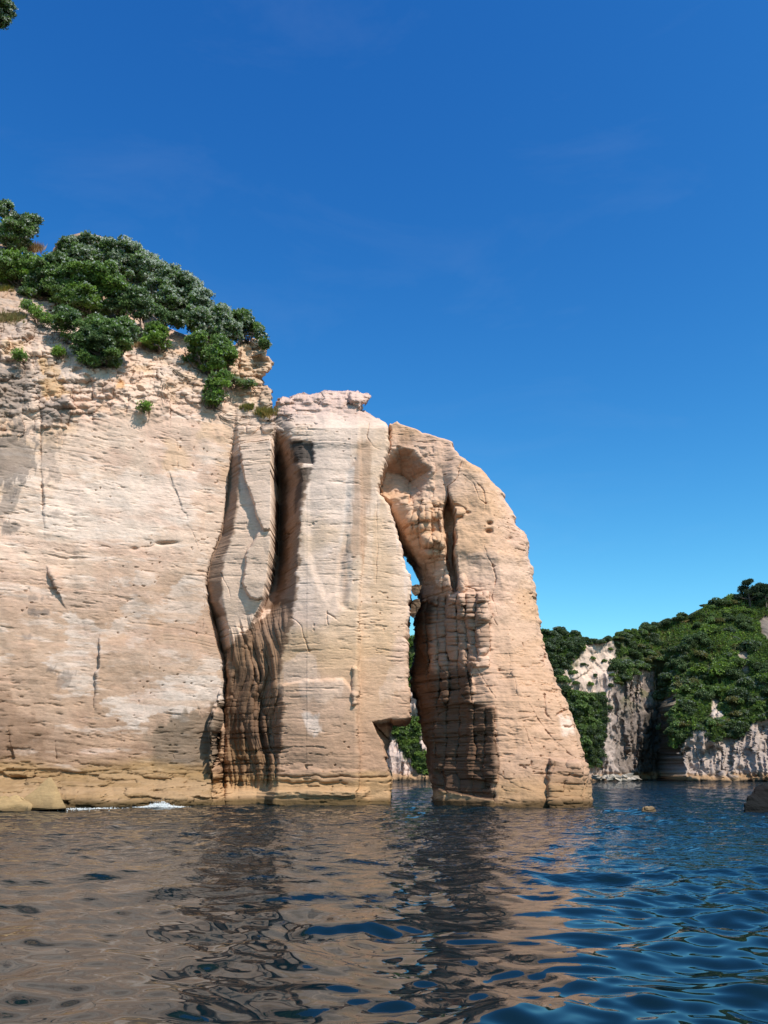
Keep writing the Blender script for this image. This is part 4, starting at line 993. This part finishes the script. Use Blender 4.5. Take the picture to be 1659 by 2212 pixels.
def far_crown(seed, w, h, pal, silver=.15, leaf=.34):
    rng = np.random.default_rng(500 + seed); parts = []
    for k in range(rng.integers(11, 16)):
        a = rng.uniform(0, 2 * math.pi); rr = rng.uniform(0, .72) ** .6
        c = np.array((math.cos(a) * rr * w, math.sin(a) * rr * w * .8, h * (.75 - .45 * rr * rr) + rng.normal(0, h * .1)))
        r = rng.uniform(.28, .45) * w
        p, d = blob_points(c, (r, r, r * .72), 120, rng, .6)
        p, d = p[d[:, 2] > -.5], d[d[:, 2] > -.5]
        cols = np.tile(np.array(GREENS[pal[rng.integers(len(pal))]]) * np.array((.85, .8, .8)) * rng.uniform(.6, 1.25), (len(p), 1))
        sm = rng.random(len(p)) < silver * np.clip(.3 + d[:, 2], 0, 1)
        cols[sm] = np.array(GREENS['silver']) * .5
        nd = d + np.array((0, 0, .5)); nd /= np.linalg.norm(nd, axis=1)[:, None]
        parts.append(leaf_batch(p, nd, 4, leaf, leaf * .38, cols, .9, rng=rng))
    V, F, Cc = join(parts)
    return np_mesh("tree_crown", V, F, np.clip(Cc, .004, .5))
KINDS = [far_crown(i, 2.4, [2.6, 3.0, 2.2, 2.6, 2.0, 3.2, 2.4, 4.2][i], [['mid', 'dark'], ['dark'], ['mid'], ['light', 'mid'], ['dark', 'dark', 'mid'], ['mid', 'light'], ['dry', 'mid'], ['dark']][i], [.25, .3, .12, .05, .45, .1, .2, .05][i]) for i in range(8)]
for k in KINDS: k.materials.append(M_FARLEAF)
BARE = [[(1594, 1392), (1614, 1400), (1620, 1455), (1604, 1468), (1592, 1430)], [(1532, 1500), (1556, 1504), (1562, 1552), (1536, 1556)], [(1404, 1425), (1425, 1420), (1440, 1470), (1424, 1500), (1406, 1480)],
        [(1420, 1356), (1500, 1336), (1524, 1330), (1500, 1385), (1478, 1420), (1440, 1400), (1410, 1390)], [(1545, 1440), (1560, 1445), (1560, 1480), (1548, 1480)], [(1640, 1334), (1690, 1326), (1690, 1392), (1646, 1384)]]
def far_trees(label, group, poly, spacing, kinds, smin, smax, seed, limit=60, name="coastal_tree"):
    rng = np.random.default_rng(seed)
    xs = [p[0] for p in poly]; ys = [p[1] for p in poly]; got = []
    for t in range(4000):
        u, v = rng.uniform(min(xs), max(xs)), rng.uniform(min(ys), max(ys))
        if not inside(np.array([u]), np.array([v]), poly)[0]: continue
        if any(inside(np.array([u]), np.array([v]), b)[0] for b in BARE): continue
        if any((u - a) ** 2 + ((v - b) * 1.25) ** 2 < spacing ** 2 for a, b in got): continue
        got.append((u, v))
        if len(got) >= limit: break
    for (u, v) in got:
        if 940 < u < 1172 or u < 838 or u > 1690: continue
        p = H.point(u, v, YH)
        s = rng.uniform(smin, smax)
        o = bpy.data.objects.new(name, KINDS[kinds[rng.integers(len(kinds))]])
        o.location = (p[0], p[1] + .2, p[2] - 1.2 * s); o.rotation_euler = (rng.normal(0, .1), rng.normal(0, .1), rng.uniform(0, 6.28))
        o.scale = (s * rng.uniform(.85, 1.2), s, s * rng.uniform(.75, 1.1))
        link(o); tag(o, label, "tree", group)
far_trees("dark rounded tree on the far skyline just right of the pillar", "trees on the far skyline", [(1176, 1364), (1255, 1374), (1272, 1384), (1315, 1376), (1318, 1384), (1270, 1392), (1180, 1385)], 15, [1, 4, 0], .7, 1.05, 1)
far_trees("dark green tree covering the far slope below the skyline, beside the pillar", "trees beside the pillar on the far slope", [(1180, 1388), (1262, 1392), (1240, 1412), (1224, 1438), (1212, 1470), (1196, 1440)], 16, [1, 0, 2], .8, 1.15, 2)
far_trees("bushy green tree in the hanging clump on the pale far cliff", "trees hanging on the pale far cliff", GREEN_POLYS[1], 15, [0, 2, 1], .7, 1.1, 3)
far_trees("small green bush rooted alone on the pale far cliff face", "bushes on the pale far cliff", [(1225, 1450), (1320, 1400), (1325, 1480), (1320, 1560), (1290, 1500), (1240, 1480)], 25, [2, 0, 5], .3, .55, 4, 12, "coastal_shrub")
far_trees("dark tree on the far ridge between the pale cliff and the shadowed cove", "trees above the shadowed cove", GREEN_POLYS[2], 15, [0, 1, 4, 4, 7, 6], .55, 1.15, 5, 50)
far_trees("leafy green tree on the wooded slope of the right headland", "trees on the right headland slope", GREEN_POLYS[3], 14.5, [0, 2, 3, 1, 5, 4, 0, 2, 6, 7, 4], .5, 1.35, 6, 215)
far_trees("green bush on the small pale cliff seen through the arch gap", "bushes seen through the arch gap", GREEN_POLYS[4], 11, [2, 0, 3], .45, .8, 7)
far_trees("low shrub on the open grassy ridge of the far headland", "shrubs on the open far ridge", [(1350, 1364), (1440, 1346), (1540, 1300), (1600, 1284), (1600, 1292), (1530, 1330), (1490, 1350), (1440, 1380), (1380, 1385)], 16, [0, 1, 5], .35, .55, 8, 25, "coastal_shrub")

def pine(label, u, v, hgt, wid, seed):
    rng = np.random.default_rng(seed)
    p = np.array(H.point(u, v, YH)); root = empty("pine_tree", p); tag(root, label, "tree")
    limbs = [tube([(0, 0, -1), (0.1, 0, hgt * .4), (-.1, 0, hgt * .7), (0.1, 0, hgt * .92)], [.32, .26, .2, .08], 8)]; parts = []
    for k in range(26):
        t = rng.uniform(.42, 1.0); a = rng.uniform(0, 2 * math.pi); L = wid * (1.05 - .75 * max(0, t - .55) / .45) * rng.uniform(.6, 1)
        b = np.array((math.cos(a) * L, math.sin(a) * L, hgt * t + rng.uniform(0, .6)))
        limbs.append(limb((0, 0, hgt * t * .86), b, .1, .03, .2, rng, 5))
        n = int(70 * (.35 if t < .55 else 1))
        pp, d = blob_points(b, (1.1, 1.1, .5), n, rng, .3)
        cols = np.tile(np.array((.045, .07, .035)) * rng.uniform(.8, 1.3), (n, 1))
        parts.append(leaf_batch(pp, d * .5 + np.array((0, 0, .6)), 5, .45, .07, cols, .6, rng=rng))
    V, F, Cc = join(parts); mesh_obj("crown", np_mesh("crown", V, F, Cc), M_FARLEAF, root)
    V, F, _ = join(limbs); mesh_obj("trunk", np_mesh("trunk", V, F, None, True), M_BARK, root)
pine("tall spreading pine with a bare trunk on the skyline at the right edge", 1621, 1316, 6.9, 3.0, 3)
pine("darker pine behind the spreading pine, cut by the right edge", 1656, 1318, 6.2, 2.6, 4)

def undergrowth(name, polys, n, seed, size, pal):
    """continuous low scrub between the trees"""
    rng = np.random.default_rng(seed); PP = []
    for poly in polys:
        xs = [p[0] for p in poly]; ys = [p[1] for p in poly]
        A = (max(xs) - min(xs)) * (max(ys) - min(ys))
        m = int(n * A / 60000)
        u = rng.uniform(min(xs), max(xs), m); v = rng.uniform(min(ys), max(ys), m)
        k = (sdf(u, v, poly) + 6 * fbm(u * .08, v * .08, 3, seed) > 0) & (fbm(u * .05, v * .05, 3, seed + 5) > -.28)
        for b in BARE[:3] + BARE[4:5] + [[(1638, 1340), (1652, 1330), (1690, 1334), (1690, 1380), (1657, 1386), (1645, 1368)]]: k &= ~inside(u, v, b)
        u, v = u[k], v[k]; D = H.at(u, v)
        x, y, z = ray_at(u, v, YH - D)
        PP.append(np.stack([x, y - .1 - .5 * rng.random(len(u)) ** 2, z + .15 * rng.random(len(u))], -1))
    P_ = np.concatenate(PP)
    c = np.array([GREENS[p] for p in pal])[rng.integers(len(pal), size=len(P_))]
    c = c * np.array((.8, .76, .72)) * (.7 + .6 * sstep(-.4, .4, fbm(P_[:, 0] * .25, P_[:, 2] * .3, 3, seed + 9)))[:, None]
    Vv, Ff, Cc = leaf_batch(P_, np.tile((0, -.6, .8), (len(P_), 1)), 4, size, size * .3, c, .8, rng=rng)
    tag(mesh_obj(name, np_mesh(name, Vv, Ff, np.clip(Cc, .004, .5)), M_FARLEAF), kind="stuff")
GRASSY = [(1400, 1362), (1420, 1352), (1490, 1338), (1530, 1310), (1600, 1286), (1680, 1270), (1690, 1400), (1560, 1420), (1500, 1420), (1470, 1450), (1400, 1410)]
undergrowth("undergrowth", [[p for p in g] for g in GREEN_POLYS], 26000, 61, .55, ['mid', 'dark', 'mid', 'light'])
undergrowth("scrub", [GRASSY], 16000, 62, .45, ['dry', 'light', 'mid', 'dry'])

rngb = np.random.default_rng(77)
for i in range(26):
    u = rngb.uniform(1285, 1385) if i < 19 else rngb.uniform(1290, 1350); v = rngb.uniform(1676, 1686)
    y = YH - 5.5 + rngb.uniform(-1.5, .5); p = ray_at(u, v, y); s = rngb.uniform(.35, .95)
    pts = [np.array((p[0], y, max(.15, p[2]))) + rngb.normal(0, 1, 3) * (s, s * .8, s * .55) for _ in range(11)]
    tone = rngb.uniform(.28, .5)
    o = hull_rock("shore_rock", pts, M_FAR, (tone, tone * .84, tone * .68), 1, .06, 20 + i, False)
    tag(o, "pale fallen rock on the far shore at the foot of the pale cliff", "rock", "fallen rocks on the far shore")

# =================================================================== WATER
def waves(X, Y, dist):
    rng = np.random.default_rng(5)
    wx = X + 0.9 * fbm(X * .22, Y * .22, 2, 400) ; wy = Y + 0.9 * fbm(X * .22 + 9, Y * .22, 2, 404)
    Z = np.zeros(X.shape, np.float64)
    chop = 0.75 + 0.5 * fbm(X * .035, Y * .05, 2, 410)
    for i in range(70):
        lam = 0.26 * (4.5 / 0.26) ** (rng.random() ** 1.05)
        th = math.radians(78) + rng.normal(0, .62)
        if rng.random() < .3: th = rng.uniform(0, math.pi)
        k = 2 * math.pi / lam
        slope = 0.041 * (lam / 1.2) ** (0.2 if lam < 1.2 else -.35)
        ph = rng.uniform(0, 6.28)
        fade = np.clip((lam / (dist * 0.016 + 1e-6) - .6) / 1.0, 0, 1)
        Z += fade * slope / k * np.sin(k * (math.cos(th) * wx + math.sin(th) * wy) + ph)
    return Z * chop
ys = [2.2]
while ys[-1] < 2600: ys.append(ys[-1] * (1.0058 if ys[-1] < 110 else 1.03))
ys = np.array(ys)
tx = np.concatenate([-np.geomspace(6, .66, 24), np.linspace(-.64, .64, 660), np.geomspace(.66, 6, 24)])
T, Yw = np.meshgrid(tx, ys)
Xw = T * Yw
Zw = waves(Xw, Yw, np.hypot(Xw, Yw)) * sstep(260, 90, Yw)
idx = np.arange(Xw.size).reshape(Xw.shape)
q = np.stack([idx[:-1, :-1], idx[:-1, 1:], idx[1:, 1:], idx[1:, :-1]], -1).reshape(-1, 4)
me = np_mesh("water", np.stack([Xw.ravel(), Yw.ravel(), Zw.ravel()], -1), q, None, True)
m, nt, b = new_mat("sea_water")
N, L = nt.nodes, nt.links
b.inputs["Base Color"].default_value = (0.003, 0.011, 0.015, 1)
b.inputs["Roughness"].default_value = 0.03
b.inputs["IOR"].default_value = 1.333
tc = N.new("ShaderNodeTexCoord")
mp = N.new("ShaderNodeMapping"); mp.inputs["Scale"].default_value = (1.0, 1.7, 1.0); mp.inputs["Rotation"].default_value = (0, 0, .2)
L.new(tc.outputs["Object"], mp.inputs["Vector"])
nz = N.new("ShaderNodeTexNoise"); nz.inputs["Scale"].default_value = 1.5; nz.inputs["Detail"].default_value = 3; nz.inputs["Roughness"].default_value = .5
L.new(mp.outputs[0], nz.inputs["Vector"])
# ripples grow away from the boat, out where the breeze reaches
sep = N.new("ShaderNodeSeparateXYZ"); L.new(tc.outputs["Object"], sep.inputs[0])
mr = N.new("ShaderNodeMapRange"); mr.inputs["From Min"].default_value = 14; mr.inputs["From Max"].default_value = 60; mr.inputs["To Min"].default_value = 0.0; mr.inputs["To Max"].default_value = 0.4
L.new(sep.outputs["Y"], mr.inputs["Value"])
bp = N.new("ShaderNodeBump"); bp.inputs["Strength"].default_value = 1.0
L.new(mr.outputs[0], bp.inputs["Distance"])
L.new(nz.outputs["Fac"], bp.inputs["Height"]); L.new(bp.outputs[0], b.inputs["Normal"])
water = mesh_obj("water", me, m); tag(water, kind="structure")

# foam
M_FOAM, nt, b = new_mat("foam"); b.inputs["Base Color"].default_value = (.8, .82, .82, 1); b.inputs["Roughness"].default_value = .7
def foam(label, u0, u1, v, y, n, up, seed, size=.07, dep=.3):
    rng = np.random.default_rng(seed); parts = []
    base = np.array(ray_at((u0 + u1) / 2, v, y)); base[2] = 0
    for i in range(n):
        t = rng.normal(0, .27); x = (u1 - u0) / FPX * y * t
        hgt = abs(rng.normal(0, 1)) * up * math.exp(-(t / .3) ** 2)
        c = np.array((x + .15 * math.sin(i * .7), rng.normal(0, dep) + (.5 * dep * math.sin(t * 17)), .01 + hgt)); s = size * rng.uniform(.4, 1.2)
        a = np.array([(1, 0, 0), (-1, 0, 0), (0, 1, 0), (0, -1, 0), (0, 0, 1), (0, 0, -1)]) * s * rng.uniform(.6, 1.3, (6, 1)) + c
        f = np.array([(0, 2, 4), (2, 1, 4), (1, 3, 4), (3, 0, 4), (2, 0, 5), (1, 2, 5), (3, 1, 5), (0, 3, 5)])
        parts.append((a, f))
    V, F, _ = join(parts)
    o = mesh_obj("foam", np_mesh("foam", V, F), M_FOAM); o.location = base
    tag(o, kind="stuff")
    tag(o, label, "foam")
foam("white splash of a small wave breaking on the cliff foot", 310, 382, 1735, 57.3, 2400, .13, 1, .03)
foam("thin white foam streak beside the peaked boulder", 130, 260, 1740, 54.6, 420, .008, 2, .03, 1.0)
foam("little white ripple in the arch gap", 880, 930, 1714, 66, 300, .02, 3, .03, .9)

# =================================================================== LIGHT, SKY, CAMERA
SUN_AZ, SUN_EL = math.radians(41), math.radians(51)      # azimuth: to the right of straight behind the camera
sx, sy, sz = math.sin(SUN_AZ) * math.cos(SUN_EL), -math.cos(SUN_AZ) * math.cos(SUN_EL), math.sin(SUN_EL)
sun = bpy.data.lights.new("sun", 'SUN'); sun.energy = 4.7; sun.angle = math.radians(.53); sun.color = (1.0, .945, .85)
so = bpy.data.objects.new("sun", sun); link(so)
from mathutils import Vector
so.rotation_euler = Vector((-sx, -sy, -sz)).to_track_quat('-Z', 'Y').to_euler()
so.location = (30, -30, 60)

w = bpy.data.worlds.new("World"); scene.world = w; w.use_nodes = True
nt = w.node_tree; N, L = nt.nodes, nt.links
bg = N["Background"]
sky = N.new("ShaderNodeTexSky"); sky.sky_type = 'NISHITA'; sky.sun_disc = False
sky.sun_elevation = SUN_EL; sky.sun_rotation = math.atan2(sx, sy)
sky.air_density = 1.0; sky.dust_density = 0.2; sky.ozone_density = 4.0; sky.altitude = 0
sc_ = N.new("ShaderNodeSeparateColor"); L.new(sky.outputs[0], sc_.inputs[0])
cc_ = N.new("ShaderNodeCombineColor")
K0 = 0.11; EXPO = 0.2
for ch, (A, g) in enumerate(((3.45, 2.06), (2.42, 1.44), (1.60, .93))):
    p = N.new("ShaderNodeMath"); p.operation = 'POWER'; p.inputs[1].default_value = g; L.new(sc_.outputs[ch], p.inputs[0])
    m_ = N.new("ShaderNodeMath"); m_.operation = 'MULTIPLY'; m_.inputs[1].default_value = A / 2 ** EXPO * K0 ** g / K0; L.new(p.outputs[0], m_.inputs[0])
    c_ = N.new("ShaderNodeMath"); c_.operation = 'MINIMUM'; c_.inputs[1].default_value = 0.95 / K0; L.new(m_.outputs[0], c_.inputs[0])
    L.new(c_.outputs[0], cc_.inputs[ch])
tcw = N.new("ShaderNodeTexCoord"); mpw = N.new("ShaderNodeMapping"); mpw.inputs["Scale"].default_value = (2.2, 2.2, 7.0); mpw.inputs["Rotation"].default_value = (0.2, .35, 0)
L.new(tcw.outputs["Generated"], mpw.inputs["Vector"])
nw = N.new("ShaderNodeTexNoise"); nw.inputs["Scale"].default_value = 1.6; nw.inputs["Detail"].default_value = 7; nw.inputs["Roughness"].default_value = .62; nw.inputs["Distortion"].default_value = .6
L.new(mpw.outputs[0], nw.inputs["Vector"])
rw = N.new("ShaderNodeMapRange"); rw.inputs["From Min"].default_value = .56; rw.inputs["From Max"].default_value = .85; rw.inputs["To Max"].default_value = .035
L.new(nw.outputs["Fac"], rw.inputs["Value"])
mw = N.new("ShaderNodeMix"); mw.data_type = 'RGBA'; L.new(rw.outputs[0], mw.inputs["Factor"]); L.new(cc_.outputs[0], mw.inputs["A"]); mw.inputs["B"].default_value = (5.5, 6.3, 7.2, 1)
L.new(mw.outputs["Result"], bg.inputs["Color"])
bg.inputs["Strength"].default_value = 0.11

cam = bpy.data.cameras.new("camera"); co = bpy.data.objects.new("camera", cam); link(co)
cam.sensor_fit = 'VERTICAL'; cam.sensor_height = 24.0; cam.lens = 24.0 * FPX / 2212.0
cam.clip_start = .1; cam.clip_end = 6000
co.location = (0, 0, CAM_H); co.rotation_euler = (math.pi / 2 + PITCH, 0, 0)
scene.camera = co
scene.view_settings.view_transform = 'Standard'; scene.view_settings.look = 'None'
scene.view_settings.exposure = EXPO; scene.view_settings.gamma = 1.0
scene.cycles.max_bounces = 6
